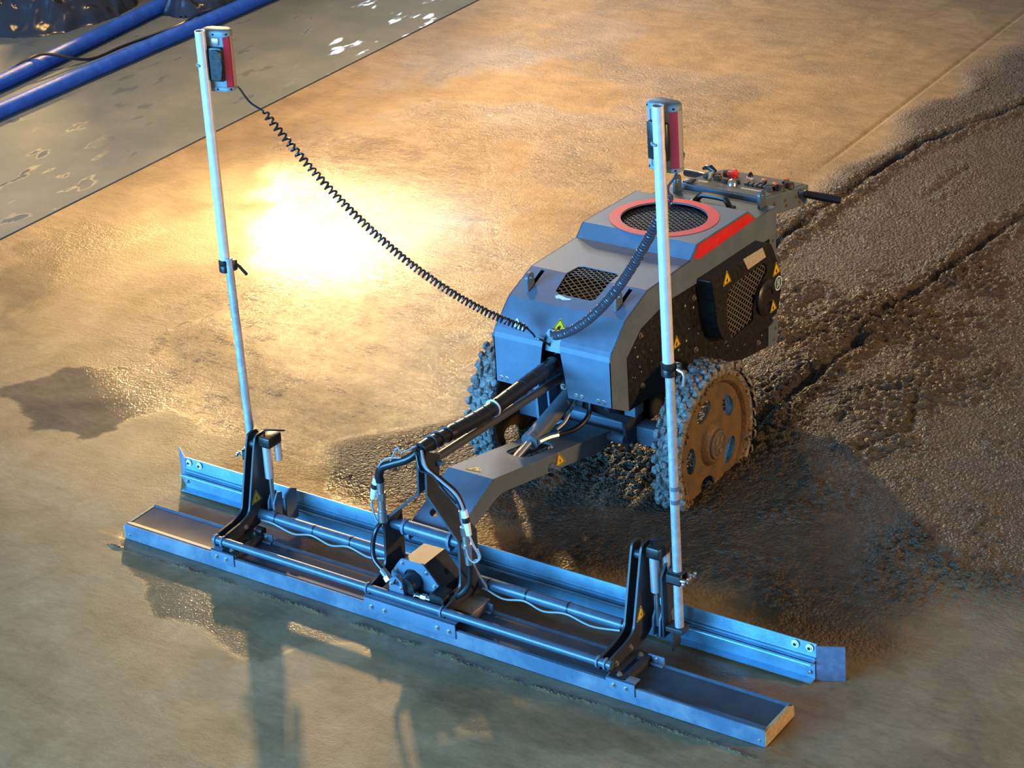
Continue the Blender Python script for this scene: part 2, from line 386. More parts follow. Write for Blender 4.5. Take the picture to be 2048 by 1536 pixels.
OLDSLAB = mat('old_slab', (0.105, 0.132, 0.140), 0.45, 0, color2=(0.16, 0.178, 0.175), vscale=2.2, bump=0.0012, bscale=7)
def grid(name, xs, ys, m, hfun):
    XX, YY = np.meshgrid(xs, ys); h, rm, rp = hfun(XX, YY)
    nx, ny = len(xs), len(ys); v = np.stack([XX, YY, h], -1).reshape(-1, 3)
    idx = np.arange(nx * ny).reshape(ny, nx)
    f = np.stack([idx[:-1, :-1], idx[:-1, 1:], idx[1:, 1:], idx[1:, :-1]], -1).reshape(-1, 4)
    me = bpy.data.meshes.new(name); me.from_pydata(v.tolist(), [], f.tolist())
    me.polygons.foreach_set('use_smooth', np.ones(len(me.polygons), bool))
    a = me.attributes.new('rough', 'FLOAT', 'POINT'); a.data.foreach_set('value', rm.reshape(-1).astype(np.float32))
    a = me.attributes.new('film', 'FLOAT', 'POINT'); a.data.foreach_set('value', film(XX, YY).reshape(-1).astype(np.float32))
    a = me.attributes.new('ripple', 'FLOAT', 'POINT'); a.data.foreach_set('value', rp.reshape(-1).astype(np.float32))
    me.materials.append(m); o = bpy.data.objects.new(name, me); COL.objects.link(o); o['kind'] = 'structure'; WLOC[o.name] = Vector()
    return o
fl = grid('floor', axis_pts([(SLAB_X + 0.006, -0.2, 0.025), (-0.2, 0.3, 0.02), (0.3, 2.9, 0.0085), (2.9, 4.5, 0.05)]),
          axis_pts([(-3.0, -0.6, 0.06), (-0.6, -0.12, 0.02), (-0.12, 0.0, 0.004), (0.0, 0.5, 0.02), (0.5, 4.2, 0.0085), (4.2, 6.0, 0.014), (6.0, 9.5, 0.08)]), FLOOR, ground)
fl['label'] = 'wet freshly poured brown concrete floor'
bm = B(); box(bm, (-11, -3, -0.25), (SLAB_X, 9.5, 0.006), 0.002)
ntn = OLDSLAB.node_tree; gp = ntn.nodes.new('ShaderNodeNewGeometry'); mpn = ntn.nodes.new('ShaderNodeMapping'); mpn.inputs['Scale'].default_value = (2.6, 1.0, 1); mpn.inputs['Rotation'].default_value = (0, 0, 0.5)
npn = ntn.nodes.new('ShaderNodeTexNoise'); npn.inputs['Scale'].default_value = 4.0; npn.inputs['Detail'].default_value = 3
rpn = ntn.nodes.new('ShaderNodeValToRGB'); rpn.color_ramp.elements[0].position = 0.60; rpn.color_ramp.elements[0].color = (0.72, 0.72, 0.72, 1); rpn.color_ramp.elements[1].position = 0.66; rpn.color_ramp.elements[1].color = (0.2, 0.2, 0.2, 1)
ntn.links.new(gp.outputs['Position'], mpn.inputs['Vector']); ntn.links.new(mpn.outputs['Vector'], npn.inputs['Vector']); ntn.links.new(npn.outputs['Fac'], rpn.inputs['Fac']); ntn.links.new(rpn.outputs['Color'], ntn.nodes['Principled BSDF'].inputs['Roughness'])
sl = obj('floor', bm, OLDSLAB); sl['kind'] = 'structure'; sl['label'] = 'smooth grey hardened slab left of the wet concrete'

# ------------------------------------------------------------------ the laser screed
CX = 1.208
M = thing('laser_screed', (1.21, 1.2, 0.0), 'wheeled grey laser screed machine with red ring on hood, standing in wet concrete', 'screed machine')

# --- hood: folded sheet, profile (y, z)
XL, XR = 0.972, 1.445
prof = [(0.93, 0.43), (0.93, 0.600), (0.934, 0.618), (0.945, 0.633), (1.04, 0.712), (1.189, 0.766), (1.49, 0.760), (1.54, 0.803), (1.92, 0.787), (1.98, 0.736), (2.135, 0.728)]
def notch(y, z):   # half width of the cable notch at the front
    if z < 0.632: return 0.062 - 0.030 * (z - 0.43) / 0.20
    return 0.032
hood = B(); TH = 0.004
def strip(x0, x1, i, cut=None, holes=()):
    a = Vector((0, *prof[i])); b = Vector((0, *prof[i + 1])); d = (b - a); ln = d.length; d.normalize()
    poly = cut(ln) if cut else [(x0, 0), (x1, 0), (x1, ln), (x0, ln)]
    prism(hood, poly, a, X, d, -TH, holes)
for i in range(3):
    ya, za = prof[i]; yb, zb = prof[i + 1]; wa, wb = notch(ya, za), notch(yb, zb)
    a = Vector((0, ya, za)); d = Vector((0, yb - ya, zb - za)); ln = d.length; d.normalize()
    prism(hood, [(XL, 0), (CX - wa, 0), (CX - wb, ln), (XL, ln)], a, X, d, -TH)
    prism(hood, [(CX + wa, 0), (XR, 0), (XR, ln), (CX + wb, ln)], a, X, d, -TH)
nt_ = [(CX - 0.032, 0), (CX - 0.032, 0.006), (CX - 0.026, 0.018), (CX - 0.013, 0.026), (CX + 0.013, 0.026), (CX + 0.026, 0.018), (CX + 0.032, 0.006), (CX + 0.032, 0)]
strip(XL, XR, 3, cut=lambda ln: [(XL, 0)] + nt_ + [(XR, 0), (XR, ln), (XL, ln)])
# lower sloped panel: two slots, grille opening running over the crease
g0, g1 = CX - 0.083, CX + 0.083
def cutA(ln): return [(XL, 0), (XR, 0), (XR, ln), (g1 + 0.006, ln), (g1 - 0.002, 0.066), (g1 - 0.018, 0.055), (g0 + 0.018, 0.055), (g0 + 0.002, 0.066), (g0 - 0.006, ln), (XL, ln)]
slotA = [(1.020, 0.036), (1.036, 0.036), (1.036, 0.150), (1.020, 0.150)]
slotB = [(1.378, 0.036), (1.394, 0.036), (1.394, 0.150), (1.378, 0.150)]
strip(XL, XR, 4, cut=cutA, holes=(slotA, slotB))
def cutB(ln): return [(XL, 0), (g0 - 0.006, 0), (g0, 0.068), (g0 + 0.018, 0.080), (g1 - 0.018, 0.080), (g1, 0.068), (g1 + 0.006, 0), (XR, 0), (XR, ln), (XL, ln)]
strip(XL, XR, 5, cut=cutB)
strip(XL, XR, 6)
VY = 1.722
strip(XL, XR, 7, holes=[circ(CX, VY - 1.54, 0.158, n=48)])
strip(XL, XR, 8); strip(XL, XR, 9)
inner = [(2.135, 0.616), (1.357, 0.669), (1.266, 0.664), (1.138, 0.643), (1.036, 0.574), (1.036, 0.372)]
for x in (XR - TH, XL):
    plate_x(hood, prof + inner, x, TH)
HOOD = obj('hood', hood, PAINT, M)
rail = B()
cyl(rail, (XR - 0.001, 0.936, 0.43), (XR - 0.001, 0.936, 0.60), 0.006, 10)
# grilles (expanded metal)
def lattice(bm, a, b, inside, o, u, v, pu, pv, wd, th):
    """diamond mesh over [0,a]x[0,b] in frame o,u,v, keeping bars whose middle is inside"""
    o = Vector(o); u = Vector(u).normalized(); v = Vector(v).normalized(); n = u.cross(v)
    nu = int(a / pu) + 2; nv = int(b / pv) + 2
    for i in range(-1, nu):
        for j in range(-1, nv):
            c = (i * pu + (j % 2) * pu / 2, j * pv)
            for sx in (-1, 1):
                e = (c[0] + sx * pu / 2, c[1] + pv)
                mid = ((c[0] + e[0]) / 2, (c[1] + e[1]) / 2)
                if not inside(*mid): continue
                p = o + u * c[0] + v * c[1]; q = o + u * e[0] + v * e[1]
                s = (q - p).normalized().cross(n) * wd / 2; up = n * th
                vs = [bm.verts.new(k) for k in (p - s, p + s, q + s, q - s, p - s + up, p + s + up, q + s + up, q - s + up)]
                for f in ((0, 1, 5, 4), (1, 2, 6, 5), (2, 3, 7, 6), (3, 0, 4, 7), (4, 5, 6, 7), (3, 2, 1, 0)): bm.faces.new([vs[k] for k in f])
    return bm
bm = lattice(B(), 0.33, 0.33, lambda a, b: math.hypot(a - 0.165, b - 0.165) < 0.163, (CX - 0.165, VY - 0.165, 0.786), X, Y - Z * 0.042, 0.030, 0.0105, 0.0035, 0.003)
obj('vent_grille', bm, PAINTD, HOOD, stuff=True)
d1 = (Vector((0, *prof[5])) - Vector((0, *prof[4]))).normalized()
bm = lattice(B(), 0.175, 0.11, lambda a, b: 0 < a < 0.175 and 0 < b < 0.108, Vector((CX - 0.0875, *prof[4])) + d1 * 0.052 + Vector((0, 0.003, -0.007)), X, d1, 0.030, 0.0105, 0.003, 0.003)
lattice(bm, 0.175, 0.085, lambda a, b: 0 < a < 0.175 and 0 < b < 0.084, (CX - 0.0875, prof[5][0], prof[5][1] - 0.007), X, Y, 0.030, 0.0105, 0.003, 0.003)
obj('intake_grille', bm, BLACK, HOOD, stuff=True)
bm = box(B(), (XL + 0.01, 1.04, 0.7), (XR - 0.01, 1.47, 0.703)); box(bm, (CX - 0.18, 1.545, 0.745), (CX + 0.18, 1.9, 0.748)); obj('grille_shade', bm, INNER, HOOD)  # black sheets added to stand in for the shade behind the grilles
# red ring and stripes
dn = (Vector((0, *prof[8])) - Vector((0, *prof[7]))).normalized()
bm = prism(B(), circ(0, 0, 0.200, n=64), Vector((CX, *prof[7])) + dn * (VY - 1.54) + Vector((0, 0, 0.0005)), X, dn, 0.0012, [circ(0, 0, 0.160, n=64)])
obj('red_ring', bm, RED, HOOD, 'flat red ring around the round vent')
for x in (XR, XL - 0.0012):
    bm = plate_x(B(), [(1.510, 0.757), (1.548, 0.797), (1.918, 0.781), (1.968, 0.739), (1.915, 0.739), (1.56, 0.742)], x, 0.0012)
    obj('red_stripe', bm, RED, HOOD, 'red stripe along the upper side edge')
for x in (0.995, 1.018, 1.080, 1.103, 1.303, 1.325, 1.390, 1.413):
    bm = lathe(B(), (x, 0.931, 0.446), -Y, [(0, 0.0095), (0.002, 0.009), (0.0025, 0.006), (0.005, 0.0045)], 14); obj('rivet', bm, STEEL, HOOD)
# lifting eyes in the slots
def eye(x, y, z, hgt, rad, name='lifting_eye'):
    poly = [(y - rad, z - 0.03)] + [(y + rad * math.cos(a), z + hgt + rad * math.sin(a)) for a in np.linspace(PI, 0, 10)] + [(y + rad, z - 0.03)]
    bm = plate_x(B(), poly, x - 0.005, 0.010, [circ(y, z + hgt, rad * 0.42, n=14)])
    return obj(name, bm, GREYP, M)
eye(1.028, 1.092, 0.735, 0.032, 0.022); eye(1.386, 1.092, 0.735, 0.032, 0.022)
eye(1.043, 2.105, 0.735, 0.040, 0.024); eye(1.402, 2.105, 0.735, 0.040, 0.024)
# carry handle on the hood
bm = B()
tube(bm, smooth([(1.150, 2.035, 0.725), (1.172, 2.045, 0.752), (1.192, 2.05, 0.760), (1.268, 2.05, 0.760), (1.288, 2.045, 0.752), (1.310, 2.035, 0.725)], 5), 0.0115, 8)
box(bm, (1.140, 2.015, 0.730), (1.172, 2.055, 0.739), 0.003); box(bm, (1.290, 2.015, 0.730), (1.322, 2.055, 0.739), 0.003)
obj('carry_handle', bm, RUBBER, HOOD, 'black plastic carry handle')
# torn white sticker remains
for pl in ([(1.140, 0.040), (1.150, 0.030), (1.163, 0.034), (1.175, 0.030), (1.200, 0.036), (1.206, 0.044), (1.185, 0.042), (1.170, 0.047), (1.150, 0.050)],):
    bm = prism(B(), pl, Vector((0, *prof[4])) + Vector((0, -.0005, 0.001)), X, d1, 0.0006); obj('torn_sticker', bm, WHITE, HOOD, 'remains of a torn white sticker')
d3 = (Vector((0, *prof[4])) - Vector((0, *prof[3]))).normalized()
bm = prism(B(), [(1.045, 0.012), (1.068, 0.006), (1.096, 0.006), (1.086, 0.016), (1.064, 0.022), (1.046, 0.045), (1.040, 0.040)], Vector((0, *prof[3])) + Vector((0, -.0006, 0.001)), X, d3, 0.0006)
obj('torn_sticker', bm, WHITE, HOOD)

# --- engine housing below the hood
bm = plate_x(B(), [(1.05, 0.365), (1.25, 0.352), (1.555, 0.319), (1.86, 0.216), (2.09, 0.178), (2.125, 0.25), (2.125, 0.70), (1.96, 0.70), (1.90, 0.73), (1.56, 0.74), (1.48, 0.695), (1.21, 0.695), (1.05, 0.60)], 0.980, 1.437 - 0.980)
HOUS = obj('engine_housing', bm, BLACK, M)
for (y, z) in ((1.143, 0.613), (1.143, 0.422), (1.516, 0.604), (1.517, 0.402), (1.844, 0.631), (1.983, 0.233)):
    bolt('panel_bolt', (1.437, y, z), X, 0.008, HOUS, RUSTY)
# dried concrete spatter on the side panel
bm = B()
for k in range(46):
    y = random.uniform(1.06, 2.05); z = random.uniform(0.36, 0.62) if y < 1.5 else random.uniform(0.22, 0.62); r = random.choice((0.002, 0.002, 0.003, 0.005))
    if not (0.36 < z < 0.62) and y < 1.6: continue
    cyl(bm, (1.436, y, z), (1.4385, y, z), r, 6)
obj('mortar_spatter', bm, SILVER, HOUS, stuff=True)
bm = plate_x(B(), [(2.055, 0.185), (2.12, 0.17), (2.135, 0.22), (2.135, 0.62), (2.085, 0.62)], 1.4375, 0.004)
REAR = obj('rear_side_panel', bm, PAINT, M)
for (y, z) in ((2.108, 0.56), (2.112, 0.60), (2.115, 0.24), (2.10, 0.20)): bolt('panel_bolt', (1.4415, y, z), X, 0.006, REAR, RUSTY)
# engine cover with mesh window
cov_o = rounded([(1.535, 0.672), (1.585, 0.668), (1.981, 0.652), (2.026, 0.569), (2.066, 0.475), (2.032, 0.369), (1.975, 0.321), (1.860, 0.340), (1.667, 0.385), (1.60, 0.42), (1.565, 0.50), (1.555, 0.59)], [0.01, 0.02, 0.02, 0.05, 0.06, 0.05, 0.03, 0.05, 0.05, 0.04, 0.04, 0.04])
win = rounded([(1.672, 0.600), (1.935, 0.592), (1.955, 0.550), (1.872, 0.505), (1.838, 0.445), (1.836, 0.398), (1.672, 0.392), (1.640, 0.47), (1.640, 0.56)], 0.02)
cov_o2 = [(1.02 * (y - 1.8) + 1.8 - 0.005, 1.02 * (z - 0.5) + 0.5) for y, z in cov_o]
bm = plate_x(B(), cov_o, 1.494, 0.007, [win])
n = len(cov_o)
# rim wall back to the housing
wv = [[bm.verts.new((x, y, z)) for (y, z) in pl] for x, pl in ((1.436, cov_o2), (1.494, cov_o))]
for i in range(n): bm.faces.new((wv[0][i], wv[0][(i + 1) % n], wv[1][(i + 1) % n], wv[1][i]))
COVER = obj('engine_cover', bm, BLACK, M, normals=True)
bm = lattice(B(), 0.33, 0.23, lambda a, b: 0.0 < a < 0.31 and 0.0 < b < 0.215 and not (a > 0.215 and b < 0.10), (1.490, 1.636, 0.388), Y, Z, 0.030, 0.0115, 0.0035, 0.003)
obj('cover_grille', bm, mat('dusty_mesh', (0.30, 0.26, 0.20), 0.4, 0.4), COVER, stuff=True)
bm = lathe(B(), (1.500, 1.925, 0.455), X, [(0, 0.068), (0.010, 0.068), (0.016, 0.060), (0.017, 0.04), (0.012, 0.036)], 28); obj('recoil_starter', bm, BLACK, COVER)
bm = box(B(), (1.501, 1.965, 0.345), (1.515, 2.0, 0.36), 0.003); obj('starter_grip', bm, RUSTY, COVER)
bm = plate_x(B(), [(1.768, 0.668), (1.916, 0.657), (1.940, 0.610), (1.802, 0.614)], 1.5015, 0.001); obj('type_plate', bm, SILVER, COVER, 'pale dusty type plate')

# --- stickers (yellow warning triangles)
def tri_sticker(o, u, v, s, sym, name='warning_sticker'):
    """o = centre, s = side; u,v lie in the surface, u x v points out of it"""
    o = Vector(o); u = Vector(u).normalized(); v = Vector(v).normalized(); n = u.cross(v); h = s * 0.866
    T = lambda k: rounded([(-s / 2 * k, -h / 3 * k), (s / 2 * k, -h / 3 * k), (0, 2 * h / 3 * k)], s * 0.10 * k, 3)
    st = obj(name, prism(B(), T(1.0), o + n * 0.0004, u, v, 0.0008), YELLOW, M, 'yellow warning triangle')
    bm = prism(B(), T(0.90), o + n * 0.0012, u, v, 0.0004, [T(0.76)])
    a = s * 0.2
    if sym == 'bolt': pl = [(-0.1, -0.75), (0.55, 0.1), (0.15, 0.1), (0.35, 1.0), (-0.35, 0.0), (0.05, 0.0)]
    elif sym == 'hand': pl = [(-0.5, -0.7), (0.2, -0.75), (0.45, 0.1), (0.7, 0.25), (0.3, 0.3), (0.35, 0.8), (0.05, 0.3), (-0.1, 0.75), (-0.25, 0.2), (-0.6, 0.3)]
    else: pl = [(-0.35, -0.65), (0.35, -0.65), (0.55, -0.2), (0.3, 0.2), (0.05, 0.9), (-0.1, 0.25), (-0.5, 0.0)]
    prism(bm, [(p[0] * a, p[1] * a - h * 0.04) for p in pl], o + n * 0.0012, u, v, 0.0004)
    obj('pictogram', bm, INK, st)
    return st
d2n = (Vector((0, *prof[4])) - Vector((0, *prof[3]))).normalized()
tri_sticker(Vector((1.214, *prof[3])) + d2n * 0.048, (X * 0.9 + d2n * 0.25), (d2n * .9 - X * .25), 0.062, 'hand')
tri_sticker((1.437, 1.386, 0.482), Y, Z, 0.055, 'hand')
tri_sticker((1.5015, 1.645, 0.638), Y, Z, 0.062, 'flame')
tri_sticker((1.5015, 2.018, 0.528), Y, Z, 0.060, 'flame')
tri_sticker((1.5215, 1.950, 0.410), Y, Z, 0.052, 'hand')
bm = prism(B(), circ(2.030, 0.470, 0.027, n=24), (1.5015, 0, 0), Y, Z, 0.001); ms = obj('round_sticker', bm, TEAL, COVER, 'round dark blue sticker with white rim and figure')
bm = prism(B(), circ(2.030, 0.470, 0.028, n=24), (1.5020, 0, 0), Y, Z, 0.0012, [circ(2.030, 0.470, 0.0235, n=24)])
prism(bm, [(2.018, 0.455), (2.023, 0.455), (2.030, 0.486), (2.025, 0.486)], (1.5025, 0, 0), Y, Z, 0.001); prism(bm, [(2.031, 0.456), (2.036, 0.456), (2.041, 0.484), (2.036, 0.484)], (1.5025, 0, 0), Y, Z, 0.001)
prism(bm, [(2.021, 0.467), (2.038, 0.473), (2.039, 0.477), (2.022, 0.471)], (1.5025, 0, 0), Y, Z, 0.001)
obj('round_sticker_print', bm, WHITE, M)

# --- control console
cf, cr = (2.150, 0.744), (2.500, 0.676)
du = (Vector((0, *cr)) - Vector((0, *cf))).normalized(); up = X.cross(du)
bm = plate_x(B(), [cf, cr, (2.485, 0.600), (2.21, 0.655), (2.14, 0.66)], 1.020, 1.395 - 1.020)
bmesh.ops.bevel(bm, geom=[e for e in bm.edges], offset=0.004, segments=1, affect='EDGES')
CON = obj('console', bm, PAINT, M)
def con(x, y, h=0.0): # point on the console top
    return Vector((x, 0, 0)) + Vector((0, *cf)) + du * ((y - cf[0]) / du.y) + up * h
bm = prism(B(), [(1.035, 0.008), (1.380, 0.008), (1.380, 0.345), (1.035, 0.345)], Vector((0, *cf)) + up * 0.0005, X, du, 0.0025); obj('control_panel', bm, mat('panel_face', (0.16, 0.18, 0.20), 0.3, 0.2), CON)
def knob(x, y, r, h, m, name='rotary_knob', label=None, dome=False):
    pr_ = [(0, r), (h * 0.7, r * 0.92), (h, r * 0.7)] if not dome else [(0, r), (h * 0.45, r * 0.93), (h * 0.8, r * 0.62), (h, r * 0.15)]
    return obj(name, lathe(B(), con(x, y, 0.003), up, pr_, 16), m, CON, label)
e = obj('emergency_stop', lathe(B(), con(1.150, 2.345, 0.003), up, [(0, 0.013), (0.014, 0.013), (0.016, 0.020), (0.024, 0.023), (0.032, 0.020), (0.034, 0.008)], 20), REDB, CON, 'red mushroom emergency stop')
knob(1.196, 2.255, 0.019, 0.026, STEEL, 'dome_button', 'shiny chrome dome', True)
bm = lathe(B(), con(1.196, 2.398, 0.003), up, [(0, 0.015), (0.010, 0.015)], 16); obj('toggle_collar', bm, WHITE, CON)
knob(1.196, 2.400, 0.012, 0.030, RUBBER, 'push_button', None, True)
for (x, y, r, h) in ((1.062, 2.30, 0.016, 0.018), (1.105, 2.385, 0.020, 0.024), (1.085, 2.335, 0.018, 0.018), (1.110, 2.30, 0.017, 0.018), (1.155, 2.275, 0.016, 0.016), (1.188, 2.300, 0.017, 0.014), (1.335, 2.290, 0.018, 0.022), (1.365, 2.320, 0.018, 0.022), (1.375, 2.375, 0.020, 0.024), (1.350, 2.265, 0.013, 0.018), (1.328, 2.325, 0.014, 0.016)):
    knob(x, y, r, h, MUDK)
for (x, y) in ((1.125, 2.405), (1.345, 2.405), (1.290, 2.330), (1.352, 2.300)):
    k = obj('indicator_button', box(B(), (-0.011, -0.011, 0), (0.011, 0.011, 0.022), 0.003, Matrix.Translation(con(x, y, 0.003))), BLACK, CON)
    obj('orange_cap', box(B(), (-0.008, -0.008, 0), (0.008, 0.008, 0.007), 0.002, Matrix.Translation(con(x, y, 0.025))), ORANGE, k)
for i in range(5):
    xx = 1.235 + i * 0.020
    obj('rocker_switch', box(B(), (-0.008, -0.013, 0), (0.008, 0.013, 0.011), 0.002, Matrix.Translation(con(xx, 2.305 - i * 0.001, 0.003))), MUDK, CON)
bm = cyl(B(), con(1.090, 2.265, 0.003), con(1.086, 2.275, 0.045), 0.0055, 8); st = obj('joystick', bm, RUSTY, CON, 'worn joystick stem with black knob')
bm = B(); tube(bm, [con(1.052, 2.285, 0.040), con(1.07, 2.28, 0.050), con(1.09, 2.272, 0.052), con(1.115, 2.268, 0.042)], [0.006, 0.011, 0.012, 0.007], 10); obj('joystick_knob', bm, RUBBER, st)
bm = prism(B(), circ(1.083, 0.085, 0.020, 0.012), Vector((0, *cf)) + up * 0.003, X, du, 0.0006, [circ(1.083, 0.085, 0.016, 0.009)])
prism(bm, [(1.070, 0.083), (1.096, 0.083), (1.096, 0.088), (1.070, 0.088)], Vector((0, *cf)) + up * 0.003, X, du, 0.0006); obj('panel_print', bm, WHITE, CON)
bm = B()
for i in range(6): prism(bm, [(1.245 + i * 0.013, 0.085), (1.254 + i * 0.013, 0.085), (1.256 + i * 0.013, 0.098), (1.247 + i * 0.013, 0.098)], Vector((0, *cf)) + up * 0.003, X, du, 0.0006)
obj('panel_print', bm, WHITE, CON)
bm = box(B(), (1.035, 2.16, 0.744), (1.075, 2.20, 0.752), 0.003); obj('latch', bm, BLACK, CON)
for (x0, x1, y0, y1, z0, z1) in ((1.395, 1.545, 2.415, 2.470, 0.672, 0.648), (1.020, 0.870, 2.415, 2.470, 0.672, 0.648)):
    bm = cyl(B(), (x0, y0, z0), (x0 + (x1 - x0) * 0.25, y0 + (y1 - y0) * .25, z0 + (z1 - z0) * .25), 0.010, 12); hb = obj('handlebar', bm, PAINT, M)
    bm = B(); p0 = Vector((x0, y0, z0)); p1 = Vector((x1, y1, z1)); d = p1 - p0
    tube(bm, [p0 + d * t for t in (0.12, 0.16, 0.2, 0.5, 0.8, 0.97, 1.0)], [0.014, 0.018, 0.015, 0.016, 0.0165, 0.016, 0.010], 12); obj('hand_grip', bm, RUBBER, hb, 'black rubber grip')
for (y, z) in ((2.215, 0.700), (2.30, 0.685), (2.31, 0.66), (2.39, 0.668), (2.46, 0.66), (2.42, 0.635)): bolt('panel_bolt', (1.395, y, z), X, 0.007, CON, RUSTY)

# --- chassis
bm = B(); box(bm, (0.87, 1.205, 0.150), (1.55, 1.275, 0.222), 0.008); AX = obj('axle_beam', bm, PAINT, M)
bm = B()
for x in (1.05, 1.355): plate_x(bm, rounded([(1.02, 0.46), (1.30, 0.44), (1.30, 0.20), (1.17, 0.145), (1.145, 0.155), (1.125, 0.30), (1.02, 0.36)], 0.015), x, 0.012, [circ(1.165, 0.165, 0.007, n=12)])
box(bm, (1.05, 1.25, 0.20), (1.367, 1.90, 0.44)); obj('chassis', bm, PAINTD, M)
bm = B(); plate_x(bm, [(0.985, 0.50), (1.06, 0.50), (1.06, 0.27), (1.0, 0.27)], 1.088, 0.010); plate_x(bm, [(0.985, 0.50), (1.06, 0.50), (1.06, 0.27), (1.0, 0.27)], 1.140, 0.008)
plate_x(bm, [(0.975, 0.52), (1.06, 0.52), (1.06, 0.38), (0.985, 0.40)], 1.262, 0.010); obj('front_bracket', bm, PAINT, M)
bolt('bracket_bolt', (1.225, 0.972, 0.445), -Y, 0.009, M)
bm = cyl(B(), (1.065, 1.135, 0.197), (1.36, 1.135, 0.197), 0.016, 14); obj('pivot_rod', bm, PAINT, M)
bolt('pivot_bolt', (1.367, 1.165, 0.165), X, 0.008, M)
bm = box(B(), (1.385, 1.10, 0.315), (1.43, 1.16, 0.355), 0.004); obj('frame_tube', bm, PAINT, M)
bm = cyl(B(), (1.26, 1.05, 0.36), (1.37, 1.15, 0.28), 0.024, 14); obj('hydraulic_block', bm, PAINTD, M)
# grommet in the notch
bm = prism(B(), [(CX - 0.040, 0.578), (CX + 0.045, 0.578), (CX + 0.036, 0.642), (CX + 0.02, 0.662), (CX - 0.02, 0.662), (CX - 0.034, 0.642)], (0, 0.955, 0), X, Z, -0.004); obj('cable_plate', bm, mat('pale_plate', (0.32, 0.38, 0.42), 0.35, 0.2), M)

# --- wheels
def wheel(xo, sgn):
    """xo = outer face, sgn = +1 when the outside looks to +x"""
    yc, zc, R = 1.290, 0.180, 0.285
    P = lambda d, a, r: Vector((xo - sgn * d, yc + r * math.cos(a), zc + r * math.sin(a)))
    W = 0.092
    bm = prism(B(), circ(0, 0, 0.235, n=48), (xo - sgn * 0.022 - 0.004, yc, zc), Y, Z, 0.008, [circ(0.150 * math.cos(a), 0.150 * math.sin(a), 0.032, 0.050, 18, a) for a in [PI / 2 + 0.35 + k * 2 * PI / 5 for k in range(5)]])
    lathe(bm, (xo, yc, zc), (-sgn, 0, 0), [(0.004, 0.252), (0.000, 0.247), (0.004, 0.226), (0.016, 0.215), (0.024, 0.212), (0.030, 0.212), (0.030, 0.252)], 48, False)
    RIM = obj('wheel', bm, MUDRIM, M)
    bm = B(); prof_t = [(W * .5, 0.20), (W, 0.235), (W + 0.004, 0.258), (W - 0.006, 0.275), (W * .5, 0.279), (0.010, 0.274), (-0.002, 0.262), (0.002, 0.240), (0.012, 0.228), (W * .5, 0.20)]
    rings = []; SEG = 72
    for k in range(SEG):
        a = 2 * PI * k / SEG; rings.append([bm.verts.new(P(d, a, r)) for d, r in prof_t[:-1]])
    m_ = len(prof_t) - 1
    for k in range(SEG):
        for j in range(m_): bm.faces.new((rings[k][j], rings[k][(j + 1) % m_], rings[(k + 1) % SEG][(j + 1) % m_], rings[(k + 1) % SEG][j]))
    TY = obj('tyre', bm, MUDTIRE, RIM, 'tyre caked in grey mud')
    bm = B(); NB = 40
    for k in range(NB):
        for row, dd in enumerate((0.004, 0.026, 0.048, 0.070, 0.090)):
            a = 2 * PI * (k + (row % 2) * 0.5) / NB + random.uniform(-.03, .03); da = random.uniform(0.050, 0.080); hw = random.uniform(0.010, 0.0145); hh = random.uniform(0.004, 0.013); dd2 = dd + random.uniform(-.004, .004); sk = random.uniform(-.5, .5)
            rgs = []
            for lv, sc_, jt in ((0.268, 1.15, .1), (0.275 + hh * 0.7, 1.05, .28), (0.278 + hh, 0.68, .45)):
                ring_ = []
                for i in range(8):
                    q = 2 * PI * (i + .5) / 8; px_, py_ = math.copysign(abs(math.cos(q)) ** .6, math.cos(q)), math.copysign(abs(math.sin(q)) ** .6, math.sin(q))
                    ring_.append(bm.verts.new(P(dd2 + (px_ + sk * py_ * .5) * hw * .9 * sc_ * random.uniform(1 - jt, 1 + jt), a + py_ * da * .85 * sc_ * random.uniform(1 - jt, 1 + jt), lv + random.uniform(-.003, .003) * (sc_ < 1.1))))
                rgs.append(ring_)
            for r0_, r1_ in zip(rgs, rgs[1:]):
                for i in range(8): bm.faces.new((r0_[i], r0_[(i + 1) % 8], r1_[(i + 1) % 8], r1_[i]))
            bm.faces.new(rgs[-1])
    obj('tread', bm, MUDTIRE, RIM, smooth=38)
    # mud bead on the outer side wall
    bm = B()
    for k in range(90):
        a = random.uniform(0, 2 * PI); r = random.uniform(0.225, 0.272); c = P(-0.001, a, r); s = random.uniform(0.003, 0.008)
        lathe(bm, c, (sgn, random.uniform(-.3, .3), random.uniform(-.3, .3)), [(-0.004, s), (s * .4, s * .8), (s * .8, s * .3)], 6)
    obj('mud_clots', bm, MUDRIM, RIM, stuff=True)
    bm = lathe(B(), (xo - sgn * 0.022, yc, zc), (sgn, 0, 0), [(0, 0.085), (0.006, 0.082), (0.020, 0.068), (0.024, 0.062)], 30); HB = obj('hub', bm, MUDRIM, RIM)
    bm = lathe(B(), (xo + sgn * 0.002, yc, zc), (sgn, 0, 0), [(0, 0.055), (0.006, 0.053), (0.007, 0.050)], 30); hc = obj('hub_cap', bm, HUBM, RIM, 'round hub cap with raised emblem')
    bm = B(); o = (xo + sgn * 0.009, yc, zc)
    u = Y if sgn > 0 else -Y
    for pl in ([(-0.026, 0.006), (-0.012, 0.034), (0.002, 0.030), (-0.010, 0.004)], [(0.006, 0.010), (0.020, 0.030), (0.030, 0.020), (0.016, 0.002)], [(-0.020, -0.006), (0.010, 0.002), (0.012, -0.006), (-0.016, -0.014)]): prism(bm, pl, o, u, Z, 0.002)
    prism(bm, circ(0.010, -0.026, 0.010, n=12), o, u, Z, 0.002)
    prism(bm, circ(0, 0, 0.049, n=28), o, u, Z, 0.0015, [circ(0, 0, 0.045, n=28)]); 
